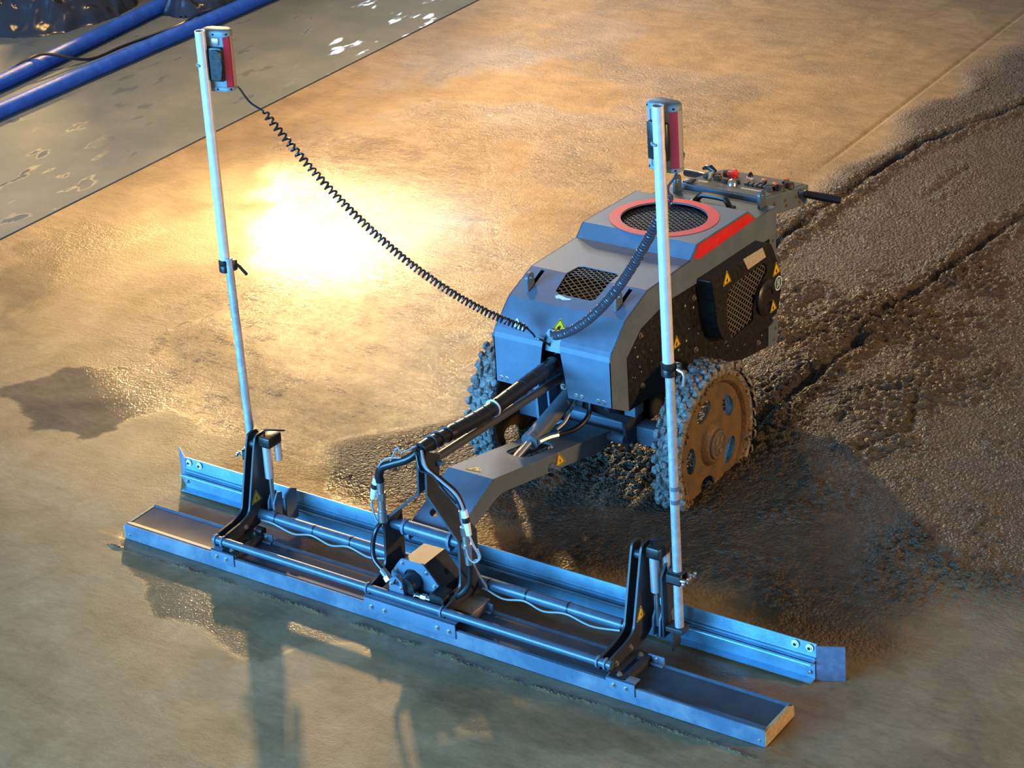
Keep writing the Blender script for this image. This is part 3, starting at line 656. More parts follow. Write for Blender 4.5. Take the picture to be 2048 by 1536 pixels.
    obj('hub_emblem', bm, RUSTY, RIM)
    bm = lathe(B(), (xo - sgn * 0.026, yc, zc), (-sgn, 0, 0), [(0, 0.06), (0.05, 0.05), (0.12, 0.04)], 20); obj('hub_flange', bm, PAINTD, RIM)
wheel(1.640, 1); wheel(0.776, -1)

# --- articulated arm
def arm_z(y): return 0.368 - (y - 0.414) * 0.2137
bm = B(); ax0, ax1 = 1.122, 1.294
side = rounded([(1.15, arm_z(1.15)), (0.414, 0.368), (0.150, 0.262), (0.150, 0.225), (0.28, 0.245), (0.45, 0.298), (0.80, 0.222), (1.13, 0.152), (1.165, 0.175)], [0.01, 0.0, 0.02, 0.02, 0.04, 0.04, 0.02, 0.02, 0.02])
plate_x(bm, side, ax0, 0.010); plate_x(bm, side, ax1 - 0.010, 0.010)
a = Vector((0, 0.414, 0.368)); d = (Vector((0, 1.15, arm_z(1.15))) - a); ln = d.length; d.normalize()
slot = rounded([(1.160, 0.262), (1.256, 0.262), (1.256, 0.470), (1.160, 0.470)], 0.045)
prism(bm, [(ax0 - 0.002, 0), (ax1 + 0.002, 0), (ax1 + 0.002, ln), (ax0 - 0.002, ln)], a + Vector((0, 0, 0.001)), X, d, -0.008, [slot, circ(1.20, 0.62, 0.016, n=14)])
a2 = Vector((0, 0.175, 0.272)); d2 = (a - a2); l2 = d2.length; d2.normalize()
prism(bm, [(ax0 - 0.002, 0), (ax1 + 0.002, 0), (ax1 + 0.002, l2), (ax0 - 0.002, l2)], a2 + Vector((0, 0, 0.001)), X, d2, -0.008, [circ(1.180, 0.075, 0.022, n=20)])
ARM = obj('arm', bm, PAINT, M)
bm = cyl(B(), (1.294, 0.762, 0.252), (1.330, 0.762, 0.252), 0.009, 12); cyl(bm, (1.294, 0.762, 0.252), (1.304, 0.762, 0.252), 0.016, 12); obj('arm_pin', bm, STEEL, ARM)
tri_sticker((1.2955, 0.815, 0.250), Y, Z - Y * 0.2, 0.062, 'bolt')
tri_sticker(a + d * 0.042 + X * 1.195 + Z * 0.0015, (X * 0.97 + d * 0.2).normalized(), (d * 0.97 - X * 0.2).normalized(), 0.062, 'hand')
# lift cylinder
p0, p1 = Vector((1.205, 0.672, 0.296)), Vector((1.21, 1.12, 0.402)); d = (p1 - p0).normalized()
bm = cyl(B(), p0 + d * 0.105, p1, 0.030, 24); cyl(bm, p0 + d * 0.100, p0 + d * 0.120, 0.032, 24); LC = obj('lift_cylinder', bm, GREYP, M)
bm = cyl(B(), p0, p0 + d * 0.12, 0.014, 16); cyl(bm, p0 - X * 0.03, p0 + X * 0.03, 0.014, 14); obj('piston_rod', bm, STEEL, LC)
bm = tube(B(), smooth([(1.28, 1.05, 0.40), (1.29, 1.02, 0.33), (1.28, 0.95, 0.305), (1.262, 0.86, 0.318), (1.245, 0.80, 0.326)], 6), 0.009, 10); obj('cylinder_hose', bm, RUBBER, LC)
bm = B(); hp = smooth([(1.262, 0.86, 0.318), (1.250, 0.82, 0.324), (1.240, 0.775, 0.326)], 4); tube(bm, hp, 0.011, 8); obj('hose_fitting', bm, STEEL, LC)
bm = tube(B(), smooth([(1.245, 1.02, 0.385), (1.25, 0.97, 0.362), (1.25, 0.93, 0.335), (1.24, 0.89, 0.32)], 5), 0.006, 8); obj('cylinder_hose', bm, STEEL, LC)

# --- screed board (vibrating beam)
W0, BH = 0.175, 0.054
bp = [(0.0, 0.0), (0.0, BH + 0.004), (0.005, BH + 0.004), (0.006, BH - 0.004), (0.150, BH - 0.004), (0.158, BH), (0.178, BH - 0.014), (0.178, 0.0)]
bm = plate_x(B(), bp[2:], 0.004, 2.488); BRD = obj('screed_board', bm, BOARD, M)
bm = plate_x(B(), [(-0.003, 0.0), (-0.003, BH + 0.002), (0.005, BH + 0.002), (0.005, 0.0)], 0.0, 2.50); obj('front_lip', bm, LIP, BRD, 'mortar smeared front lip')
bm = plate_x(B(), [(0.150, BH - 0.004), (0.158, BH + 0.001), (0.181, BH - 0.014), (0.181, 0.002), (0.178, 0.002), (0.178, BH - 0.015), (0.158, BH - 0.001)], 0.002, 2.496); obj('rear_lip', bm, TUBE, BRD)
for x in (-0.004, 2.492):
    bm = plate_x(B(), rounded([(-0.002, 0.001), (-0.002, BH - 0.002), (0.150, BH - 0.002), (0.178, BH - 0.014), (0.180, 0.004)], 0.005), x, 0.010); obj('end_cap', bm, WOOD, BRD, 'yellowish end cap')
for (x, y) in ((2.462, 0.055), (0.03, 0.09), (0.012, -0.004)):
    pass
for x in (0.020, 2.482): bolt('lip_bolt', (x, -0.003, 0.018), -Y, 0.004, BRD)
def bracket(x0, x1, zt, bolts):
    bm = B(); box(bm, (x0, -0.008, 0.028), (x1, -0.003, zt), 0.0015)
    box(bm, (x0, -0.008, zt - 0.005), (x1, 0.030, zt), 0.0015)
    o = obj('mount_bracket', bm, PAINT, BRD)
    for bx in bolts: bolt('mount_bolt', (bx, -0.008, 0.050), -Y, 0.0075, BRD)
bracket(0.400, 0.500, 0.074, (0.425, 0.467)); bracket(1.050, 1.410, 0.082, (1.079, 1.132, 1.34, 1.385)); bracket(1.965, 2.065, 0.074, (1.991, 2.034))
for x in (0.495, 1.40, 2.03):      # rear brackets on the board
    bm = B(); box(bm, (x - 0.012, 0.142, 0.050), (x + 0.045, 0.162, 0.056), 0.001); box(bm, (x - 0.012, 0.156, 0.054), (x + 0.045, 0.162, 0.078), 0.002); obj('rear_bracket', bm, PAINT, BRD); bolt('mount_bolt', (x + 0.018, 0.156, 0.066), -Y, 0.007, BRD)
    if x < 1: bm = cyl(B(), (x - 0.02, 0.158, 0.082), (x + 0.006, 0.158, 0.082), 0.016, 16); obj('rubber_mount', bm, RUBBER, BRD)
bm = box(B(), (1.36, 0.07, 0.05), (1.425, 0.175, 0.085), 0.002); obj('spacer_block', bm, RUSTY, BRD)

# --- two long tubes
bm = cyl(B(), (0.398, 0.020, 0.096), (1.972, 0.020, 0.096), 0.0145, 20); FT = obj('front_tube', bm, TUBE, M)
for x in (0.408, 0.438, 1.050, 1.345, 1.925, 1.952):
    bm = lathe(B(), (x - 0.004, 0.020, 0.096), X, [(0, 0.018), (0.001, 0.0195), (0.007, 0.0195), (0.008, 0.018)], 20); obj('tube_collar', bm, PAINT, FT)
bm = cyl(B(), (0.40, 0.222, 0.105), (1.966, 0.222, 0.105), 0.020, 22); RT = obj('rear_tube', bm, TUBE, M)
for x in (0.514, 0.680, 0.837, 1.395, 1.540, 1.696, 1.895):
    bm = lathe(B(), (x - 0.003, 0.222, 0.105), X, [(0, 0.0212), (0.006, 0.0212)], 20); obj('cable_tie', bm, BLACK, RT)
for xs in ((0.46, 0.514, 0.60, 0.680, 0.76, 0.837, 0.92, 1.0, 1.055), (1.38, 1.395, 1.46, 1.540, 1.61, 1.696, 1.79, 1.895)):
    pts = [(x, 0.198, 0.098 - (0.016 if i % 2 == 0 and 0 < i < len(xs) - 1 else 0.0)) for i, x in enumerate(xs)]
    bm = tube(B(), smooth(pts, 6), 0.0035, 7); obj('tube_wire', bm, WIRE, RT)

# --- towers with actuators and masts
tw = rounded([(0.004, 0.078), (0.012, 0.108), (0.035, 0.116), (0.120, 0.122), (0.163, 0.136), (0.222, 0.375), (0.232, 0.400), (0.275, 0.402), (0.288, 0.385), (0.290, 0.150), (0.270, 0.090), (0.200, 0.070), (0.120, 0.066), (0.030, 0.066)],
             [0.02, 0.02, 0.02, 0.03, 0.03, 0.02, 0.02, 0.01, 0.01, 0.03, 0.04, 0.04, 0.03, 0.02])
def rod_obj(name, a, b, r, m, parent, label=None, seg=16): return obj(name, cyl(B(), a, b, r, seg), m, parent, label)
def tower(x, side):
    """x = outer face of the plate nearest the actuator; side = -1 when the mast stands to the left"""
    bm = B(); plate_x(bm, tw, x - 0.007, 0.007)
    T = obj('tower_plate', bm, PAINTD, M)
    bm = B(); plate_x(bm, tw, x - 0.040, 0.007); T2 = obj('tower_plate', bm, PAINTD, M)
    bm = B(); cyl(bm, (x - 0.033, 0.222, 0.105), (x - 0.007, 0.222, 0.105), 0.03, 16); cyl(bm, (x - 0.033, 0.245, 0.36), (x - 0.007, 0.245, 0.36), 0.015, 12); obj('tower_spacer', bm, PAINTD, T)
    tri_sticker((x, 0.205, 0.175), Y, Z, 0.056, 'bolt')
    for (y, z) in ((0.05, 0.085), (0.135, 0.096)): bolt('tower_bolt', (x, y, z), X, 0.0075, T, RUSTY)
    bm = B(); prism(bm, rounded([(x + 0.001, -0.004), (x + 0.062, -0.004), (x + 0.062, 0.165), (x + 0.001, 0.165)], 0.008), (0, 0, 0.068), X, Y, 0.006, [rounded([(x + 0.022, 0.030), (x + 0.040, 0.030), (x + 0.040, 0.130), (x + 0.022, 0.130)], 0.008)])
    box(bm, (x + 0.056, 0.0, 0.050), (x + 0.062, 0.160, 0.068), 0.001); obj('foot_channel', bm, PAINTD, T)
    for yy in (0.018, 0.145): bolt('foot_bolt', (x + 0.031, yy, 0.074), Z, 0.007, T, RUSTY)
    # actuator
    xa = x + 0.035
    ah = box(B(), (xa - 0.024, 0.228, 0.362), (xa + 0.026, 0.300, 0.402), 0.008); AH = obj('actuator', ah, BLACK, M, 'black actuator head')
    rod_obj('actuator_tube', (xa - 0.006, 0.252, 0.240), (xa - 0.006, 0.250, 0.372), 0.0155, LENS, AH, 'silver actuator tube')
    rod_obj('actuator_motor', (xa + 0.016, 0.284, 0.300), (xa + 0.016, 0.284, 0.366), 0.013, LENS, AH)
    rod_obj('actuator_rod', (xa - 0.002, 0.254, 0.120), (xa - 0.002, 0.252, 0.245), 0.008, STEEL, AH)
    bm = B(); plate_x(bm, rounded([(0.235, 0.090), (0.285, 0.085), (0.285, 0.175), (0.262, 0.182), (0.240, 0.150)], 0.005), xa - 0.016, 0.006); plate_x(bm, rounded([(0.235, 0.090), (0.285, 0.085), (0.285, 0.175), (0.262, 0.182), (0.240, 0.150)], 0.005), xa + 0.008, 0.006); obj('actuator_clevis', bm, PAINT, AH)
    bm = tube(B(), smooth([(xa - 0.02, 0.26, 0.402), (xa - 0.01, 0.255, 0.418), (xa + 0.015, 0.265, 0.420), (xa + 0.035, 0.30, 0.408), (xa + 0.022, 0.31, 0.40)], 6), 0.0035, 7); obj('actuator_wire', bm, CABLE, AH)
    bm = B(); plate_x(bm, rounded([(0.285, 0.050), (0.350, 0.050), (0.350, 0.160), (0.320, 0.175), (0.285, 0.160)], 0.003), xa + 0.020, 0.006)
    box(bm, (xa - 0.03, 0.284, 0.05), (xa + 0.026, 0.290, 0.15), 0.001); obj('lift_plate', bm, PAINT, T)
def mast(xb, xt, xlow, side, tag_):
    yc = 0.270; zs = 1.004
    up0, up1 = Vector((xb, yc, zs)), Vector((xt, yc, 1.838)); lo0, lo1 = Vector((xlow[0], yc, 0.128)), Vector((xlow[1], yc, zs + 0.03))
    bm = B(); seg = 24; u, v = frame(up1 - up0)
    ring = lambda p, r: [bm.verts.new(p + (u * math.cos(2 * PI * k / seg) + v * math.sin(2 * PI * k / seg)) * r) for k in range(seg)]
    R = [ring(up0, 0.0175), ring(up1, 0.0175), ring(up1, 0.0148), ring(up1 - Z * 0.15, 0.0148)]
    for a, b in zip(R, R[1:]):
        for k in range(seg): bm.faces.new((a[k], a[(k + 1) % seg], b[(k + 1) % seg], b[k]))
    bm.faces.new(R[0]); bm.faces.new(R[3])
    MA = obj('mast', bm, ALU, M, '%s mast, pale aluminium upper tube' % tag_)
    obj('mast_lower_tube', cyl(B(), lo0, lo1, 0.0142, 22), GALV, MA)
    if side > 0:
        for zz in (0.600, 0.555): obj('mast_band', cyl(B(), (xb + 0.004, yc, zz), (xb + 0.004, yc, zz + 0.014), 0.0147, 20), GREYP, MA)
    # clamp collar with lever
    bm = lathe(B(), (xb, yc, zs - 0.022), Z, [(0, 0.0205), (0.002, 0.0225), (0.022, 0.0225), (0.024, 0.0215), (0.026, 0.0225), (0.042, 0.0225), (0.044, 0.0205)], 22)
    box(bm, (xb + 0.015, yc + 0.005, zs - 0.018), (xb + 0.034, yc + 0.024, zs + 0.018), 0.003); CO = obj('mast_collar', bm, BLACK, MA, 'black quick clamp collar')
    if side > 0: bm = tube(B(), [(xb + 0.030, yc, zs + 0.004), (xb + 0.052, yc - 0.006, zs + 0.002), (xb + 0.056, yc - 0.006, zs - 0.010), (xb + 0.052, yc - 0.006, zs - 0.042)], 0.0055, 8); obj('collar_lever', bm, STEEL, MA)
    else: bm = tube(B(), [(xb + 0.024, yc + 0.02, zs + 0.005), (xb + 0.036, yc + 0.03, zs - 0.010), (xb + 0.052, yc + 0.045, zs - 0.042)], 0.0055, 8); obj('collar_lever', bm, BLACK, MA)
    # lower clamp bracket
    xm = xlow[0] + (xlow[1] - xlow[0]) * 0.18; zc = 0.305; s = side
    bm = B(); box(bm, (xm - 0.045 * (s > 0) - 0.022 * (s < 0), yc + 0.018, zc - 0.02), (xm + 0.022 * (s > 0) + 0.045 * (s < 0), yc + 0.024, zc + 0.02), 0.001)
    box(bm, (xm - 0.024, yc - 0.030, zc - 0.018), (xm + 0.024, yc - 0.024, zc + 0.018), 0.001); box(bm, (xm - 0.024, yc - 0.030, zc + 0.013), (xm + 0.024, yc + 0.024, zc + 0.018), 0.001)
    box(bm, (xm - 0.024, yc - 0.030, zc - 0.018), (xm + 0.024, yc + 0.024, zc - 0.013), 0.001)
    obj('mast_clamp', bm, PAINTD, MA)
    for yy in (yc - 0.022, yc + 0.020):
        bm = B(); xx = xm + s * 0.024
        cyl(bm, (xx, yy, zc), (xx + s * 0.026, yy, zc), 0.006, 10); box(bm, (xx + min(s * 0.012, s * 0.022), yy - 0.022, zc - 0.006), (xx + max(s * 0.012, s * 0.022), yy - 0.009, zc + 0.006), 0.003); box(bm, (xx + min(s * 0.012, s * 0.022), yy + 0.009, zc - 0.006), (xx + max(s * 0.012, s * 0.022), yy + 0.022, zc + 0.006), 0.003)
        obj('wing_nut', bm, STEEL, MA)
    # bracket plate and foot
    bm = B(); xp = xm - s * 0.042
    plate_x(bm, [(yc - 0.03, 0.09), (yc + 0.035, 0.09), (yc + 0.035, 0.345), (yc + 0.01, 0.345), (yc - 0.03, 0.30)], xp - 0.003, 0.007)
    xl = xlow[0]; box(bm, (min(xp, xl + s * 0.022), yc - 0.024, 0.112), (max(xp, xl + s * 0.022), yc + 0.024, 0.128), 0.002)
    plate_x(bm, [(yc - 0.02, 0.045), (yc + 0.024, 0.055), (yc + 0.024, 0.125), (yc - 0.02, 0.125)], xl - 0.018, 0.007)
    obj('mast_bracket', bm, PAINTD, MA)
    return MA
tower(0.442, -1); tower(1.968, 1)
mast(0.349, 0.338, (0.394, 0.364), -1, 'left'); mast(2.063, 2.061, (2.066, 2.066), 1, 'right')

# --- centre frame: two bent plates
cp_low = rounded([(0.002, 0.080), (0.010, 0.110), (0.060, 0.120), (0.105, 0.140), (0.112, 0.170), (0.116, 0.300), (0.215, 0.300), (0.215, 0.110), (0.18, 0.080), (0.03, 0.068)], [0.015, 0.015, 0.02, 0.03, 0.02, 0, 0, 0.02, 0.03, 0.015])
for sx, xo, xt in ((-1, 1.060, 1.192), (1, 1.356, 1.224)):
    bm = plate_x(B(), cp_low, xo - 0.004, 0.008)
    v0 = Vector((xo, 0, 0.300)); v1 = Vector((xt, 0, 0.421))
    q = [(xo, 0.116, 0.298), (xo, 0.215, 0.298), (xt, 0.205, 0.421), (xt, 0.140, 0.421)]; q2 = [(xt, 0.140, 0.421), (xt, 0.205, 0.421), (xt, 0.225, 0.530), (xt, 0.195, 0.548), (xt, 0.150, 0.575)]
    nn = Vector((v1.z - v0.z, 0, -(v1.x - v0.x))).normalized() * 0.004
    for quad, nv in ((q, nn), (q2, X * 0.004)):
        A = [bm.verts.new(Vector(p) + nv) for p in quad]; Cc = [bm.verts.new(Vector(p) - nv) for p in quad]
        bm.faces.new(A); bm.faces.new(Cc[::-1])
        for i in range(len(quad)): bm.faces.new((A[i], Cc[i], Cc[(i + 1) % len(quad)], A[(i + 1) % len(quad)]))
    obj('frame_plate', bm, PAINTD, M)
bm = cyl(B(), (1.045, 0.160, 0.270), (1.375, 0.160, 0.270), 0.018, 20); CT = obj('hinge_tube', bm, TUBE, M)
bm = cyl(B(), (1.118, 0.160, 0.270), (1.298, 0.160, 0.270), 0.0235, 20); obj('hinge_sleeve', bm, TUBE, CT)
for x in (1.112, 1.292): obj('hinge_washer', lathe(B(), (x, 0.16, 0.27), X, [(0, 0.028), (0.01, 0.028)], 20), PAINT, CT)
bm = cyl(B(), (1.170, 0.212, 0.510), (1.248, 0.212, 0.510), 0.010, 14); cyl(bm, (1.196, 0.212, 0.510), (1.220, 0.212, 0.510), 0.030, 20); cyl(bm, (1.164, 0.212, 0.510), (1.176, 0.212, 0.510), 0.020, 16); obj('clevis_pin', bm, PAINT, M)
bm = cyl(B(), (1.208, 0.212, 0.512), (1.208, 0.985, 0.470), 0.0145, 14); obj('top_link', bm, mat('link_paint', (0.07, 0.075, 0.08), 0.32), M)
# vibrator motor in its housing
hx = [(1.100, 0.090), (1.100, 0.125), (1.140, 0.185), (1.222, 0.187), (1.285, 0.115), (1.285, 0.080)]
bm = prism(B(), hx, (0, 0.100, 0), X, Z, -0.120, )
VB = obj('vibrator_housing', bm, PAINTD, M)
bm = prism(B(), rounded([(1.095, 0.072), (1.092, 0.130), (1.136, 0.191), (1.224, 0.193), (1.292, 0.118), (1.292, 0.072)], 0.008), (0, 0.100, 0), X, Z, 0.006, [circ(1.180, 0.128, 0.035, n=20)]); FP = obj('housing_flange', bm, PAINT, VB)
for (x, z) in ((1.115, 0.145), (1.140, 0.176), (1.235, 0.165), (1.265, 0.125), (1.12, 0.10)): bolt('flange_bolt', (x, 0.094, z), -Y, 0.0065, VB)
bm = cyl(B(), (1.187, 0.098, 0.125), (1.187, 0.040, 0.125), 0.034, 22); MO = obj('hydraulic_motor', bm, BLACK, M)
bm = prism(B(), rounded([(1.130, 0.075), (1.135, 0.150), (1.160, 0.168), (1.185, 0.150), (1.195, 0.075), (1.178, 0.068), (1.172, 0.092), (1.150, 0.092), (1.146, 0.068)], 0.006), (0, 0.040, 0), X, Z, 0.014, [rounded([(1.148, 0.135), (1.175, 0.135), (1.172, 0.152), (1.160, 0.158)], 0.003)]); obj('motor_plate', bm, PAINT, MO)
for (x, z) in ((1.138, 0.085), (1.188, 0.085), (1.142, 0.135), (1.180, 0.128)): bolt('motor_bolt', (x, 0.026, z), -Y, 0.006, MO)
bm = B(); 
for (t0, t1, r) in ((0.0, 0.02, 0.010), (0.02, 0.035, 0.014), (0.035, 0.055, 0.010), (0.055, 0.075, 0.014), (0.075, 0.105, 0.011)):
    cyl(bm, (1.185 + t0, 0.055, 0.098), (1.185 + t1, 0.055, 0.098), r, 6 if r > 0.012 else 12)
obj('motor_fitting', bm, STEEL, MO)
bm = cyl(B(), (1.118, 0.045, 0.138), (1.088, 0.055, 0.155), 0.012, 10); cyl(bm, (1.125, 0.042, 0.132), (1.112, 0.046, 0.142), 0.016, 6); obj('motor_fitting', bm, STEEL, MO)
bm = prism(B(), rounded([(1.285, 0.068), (1.285, 0.140), (1.340, 0.132), (1.340, 0.075)], 0.012), (0, 0.035, 0), X, Z, -0.060); obj('hose_guard', bm, BLACK, M)
tri_hole = lathe(B(), (1.262, 0.168, 0.141), (0.75, 0, 0.66), [(-0.001, 0.010), (0.0012, 0.010)], 14); obj('housing_hole', tri_hole, INNER, VB)

# --- hoses and wires on the centre frame
hosepts = [(1.208, 1.05, 0.535), (1.208, 0.95, 0.540), (1.208, 0.75, 0.540), (1.208, 0.53, 0.540), (1.206, 0.36, 0.555), (1.206, 0.21, 0.575), (1.206, 0.150, 0.578)]
bm = B(); hp = smooth(hosepts, 12); tube(bm, hp, [0.026 if i < 52 else 0.022 for i in range(len(hp))], 14); HO = obj('hose_bundle', bm, RUBBER, M, 'thick black wrapped hose bundle')
for i in range(3, len(hp) - 6, 2):   # spiral wrap edges
    pass
def ring_on(p, d, r, t): 
    return lathe(B(), Vector(p) - Vector(d) * t / 2, d, [(0, r), (t, r)], 16)
for k, i in enumerate(range(5, 64, 4)):
    dd = (hp[i + 1] - hp[i - 1]).normalized(); obj('wrap_ridge', ring_on(hp[i], dd + Vector((0.25, 0, 0.1)), 0.0275, 0.003), RUBBER, HO)
dd = (hp[36] - hp[34]).normalized(); obj('hose_tie', ring_on(hp[34], dd, 0.031, 0.004), WHITE, HO, 'pale cable tie')
left = [(1.206, 0.150, 0.575), (1.170, 0.128, 0.545), (1.115, 0.115, 0.520), (1.078, 0.108, 0.500), (1.064, 0.108, 0.470), (1.064, 0.110, 0.445)]
bm = tube(B(), smooth(left, 8), 0.0145, 12); obj('hydraulic_hose', bm, RUBBER, M)
def coupler(pts_r):
    bm = B()
    for p, q, r, s in pts_r: cyl(bm, p, q, r, s)
    return obj('hose_coupling', bm, STEEL, M)
Lp = lambda t: Vector((1.064, 0.110, 0.450)).lerp(Vector((1.062, 0.112, 0.300)), t)
coupler([(Lp(0), Lp(.22), 0.013, 14), (Lp(.22), Lp(.30), 0.011, 14), (Lp(.30), Lp(.46), 0.0155, 6), (Lp(.46), Lp(.72), 0.0135, 14), (Lp(.72), Lp(.80), 0.016, 14), (Lp(.80), Lp(1.0), 0.0165, 14)])
bm = tube(B(), smooth([(1.062, 0.112, 0.305), (1.048, 0.085, 0.27), (1.040, 0.075, 0.22), (1.050, 0.065, 0.180), (1.088, 0.055, 0.155)], 8), 0.008, 10); obj('motor_hose', bm, RUBBER, M)
right = [(1.208, 0.150, 0.578), (1.226, 0.132, 0.560), (1.250, 0.120, 0.535), (1.305, 0.115, 0.510), (1.360, 0.112, 0.480), (1.384, 0.110, 0.440), (1.386, 0.110, 0.415)]
bm = tube(B(), smooth(right, 8), 0.011, 10); obj('hydraulic_hose', bm, RUBBER, M)
bm = tube(B(), [Vector(p) + Vector((0.012, -0.012, 0.004)) for p in smooth(right, 8)], 0.0045, 8); obj('signal_wire', bm, WIRE, M)
bm = tube(B(), [Vector(p) + Vector((-0.012, -0.014, 0.012 * math.sin(i * 0.35))) for i, p in enumerate(smooth(right[:-1], 8))], 0.004, 8); obj('signal_wire', bm, CABLE, M)
Rp = lambda t: Vector((1.384, 0.110, 0.425)).lerp(Vector((1.396, 0.112, 0.235)), t)
coupler([(Rp(0), Rp(.20), 0.012, 14), (Rp(.20), Rp(.30), 0.010, 14), (Rp(.30), Rp(.46), 0.0145, 6), (Rp(.46), Rp(.62), 0.012, 14), (Rp(.62), Rp(.68), 0.018, 14), (Rp(.68), Rp(.84), 0.013, 6), (Rp(.84), Rp(1.0), 0.012, 14)])
bm = tube(B(), smooth([(1.396, 0.112, 0.245), (1.397, 0.110, 0.200), (1.392, 0.105, 0.160), (1.365, 0.090, 0.125), (1.320, 0.065, 0.105), (1.285, 0.055, 0.098)], 8), 0.010, 10); obj('motor_hose', bm, RUBBER, M)
# electric plugs and their wires
def plug(a, b, m1=WHITE):
    a = Vector(a); b = Vector(b)
    bm = B(); cyl(bm, a, a.lerp(b, 0.30), 0.011, 12); cyl(bm, a.lerp(b, 0.48), b, 0.012, 12, 0.009); o = obj('cable_plug', bm, m1, M)
    obj('plug_ring', cyl(B(), a.lerp(b, 0.29), a.lerp(b, 0.49), 0.0125, 12), BLACK, o)
plug((1.050, 0.110, 0.455), (1.028, 0.110, 0.375)); plug((1.398, 0.100, 0.435), (1.412, 0.100, 0.350))
bm = tube(B(), smooth([(1.062, 0.108, 0.488), (1.052, 0.108, 0.470), (1.050, 0.110, 0.455)], 4), 0.004, 6); obj('signal_wire', bm, CABLE, M)
bm = tube(B(), smooth([(1.028, 0.110, 0.378), (1.022, 0.110, 0.350), (1.030, 0.110, 0.310), (1.048, 0.115, 0.275), (1.056, 0.125, 0.255)], 6), 0.004, 7); obj('signal_wire', bm, WIRE, M)
bm = tube(B(), smooth([(1.412, 0.100, 0.352), (1.425, 0.100, 0.32), (1.440, 0.105, 0.285), (1.434, 0.11, 0.262), (1.415, 0.115, 0.250), (1.405, 0.13, 0.215), (1.400, 0.17, 0.15), (1.40, 0.198, 0.10)], 6), 0.004, 7); obj('signal_wire', bm, WIRE, M)
bm = tube(B(), smooth([(1.398, 0.10, 0.31), (1.402, 0.10, 0.27), (1.425, 0.10, 0.255), (1.446, 0.105, 0.275), (1.438, 0.105, 0.305)], 6), 0.003, 7); obj('signal_wire', bm, WIRE, M)
bm = tube(B(), smooth([(1.195, 0.145, 0.59), (1.165, 0.115, 0.575), (1.145, 0.110, 0.585), (1.130, 0.11, 0.565), (1.110, 0.11, 0.525)], 6), 0.003, 6); obj('signal_wire', bm, WIRE, M)
bm = tube(B(), smooth([(1.150, 0.118, 0.548), (1.110, 0.100, 0.545), (1.085, 0.095, 0.525), (1.065, 0.100, 0.495)], 6), 0.003, 6); obj('signal_wire', bm, WIRE, M)

# --- plow blade
def plow_strip(name, pts, th, m, parent=None):
    bm = B()
    for (y0, z0), (y1, z1) in zip(pts, pts[1:]):
        d = Vector((0, y1 - y0, z1 - z0)); ln = d.length
        prism(bm, [(-0.043, 0), (2.470, 0), (2.470, ln), (-0.043, ln)], (0, y0, z0), X, d.normalized(), -th)
    return obj(name, bm, m, parent)
PB = plow_strip('plow_blade', [(0.384, 0.066), (0.392, 0.122)], 0.004, PLOW, M)
plow_strip('blade_rail', [(0.350, 0.010), (0.378, 0.010), (0.378, 0.060), (0.350, 0.068)], 0.004, PLOW, PB)
plow_strip('blade_rail', [(0.388, 0.004), (0.388, 0.066)], 0.003, PAINT, PB)
plow_strip('blade_bead', [(0.372, 0.071), (0.382, 0.071), (0.382, 0.076), (0.374, 0.077)], 0.003, PLOW, PB)
def wing(x0, s):
    bm = prism(B(), [(0, 0.0), (0.088, 0.0), (0.088, 0.128 if s < 0 else 0.118), (0, 0.120)], (x0, 0.386, 0), Vector((s * 0.88, 0.47, 0)) if s > 0 else Vector((s * 0.82, 0.57, 0)), Z, 0.004)
    obj('end_wing', bm, mat('wing_plate', (0.13, 0.15, 0.22), 0.5, 0.1, var=0.3, vscale=40, bump=0.0006) if s > 0 else PLOW, PB, 'dull grey bent end wing' if s > 0 else 'bent end wing')
wing(2.470, 1); wing(-0.043, -1)
for (x, z) in ((-0.025, 0.107), (0.024, 0.107), (2.402, 0.107), (2.450, 0.107)):
    bm = lathe(B(), (x, 0.386, z), -Y, [(0, 0.0125), (0.002, 0.0125), (0.0025, 0.008), (0.006, 0.0075)], 16); o = obj('blade_bolt', bm, WHITE, PB)
    bm = cyl(B(), (x, 0.380, z), (x, 0.3785, z), 0.0055, 6); obj('bolt_socket', bm, INNER, PB)
for (x, z) in ((-0.032, 0.034), (2.455, 0.030)): bolt('rail_bolt', (x, 0.374, z), -Y, 0.005, PB)
for x in (0.02, 0.055): bm = cyl(B(), (x, 0.365, 0.010), (x, 0.365, 0.002), 0.006, 8); obj('rail_stud', bm, RUSTY, PB)

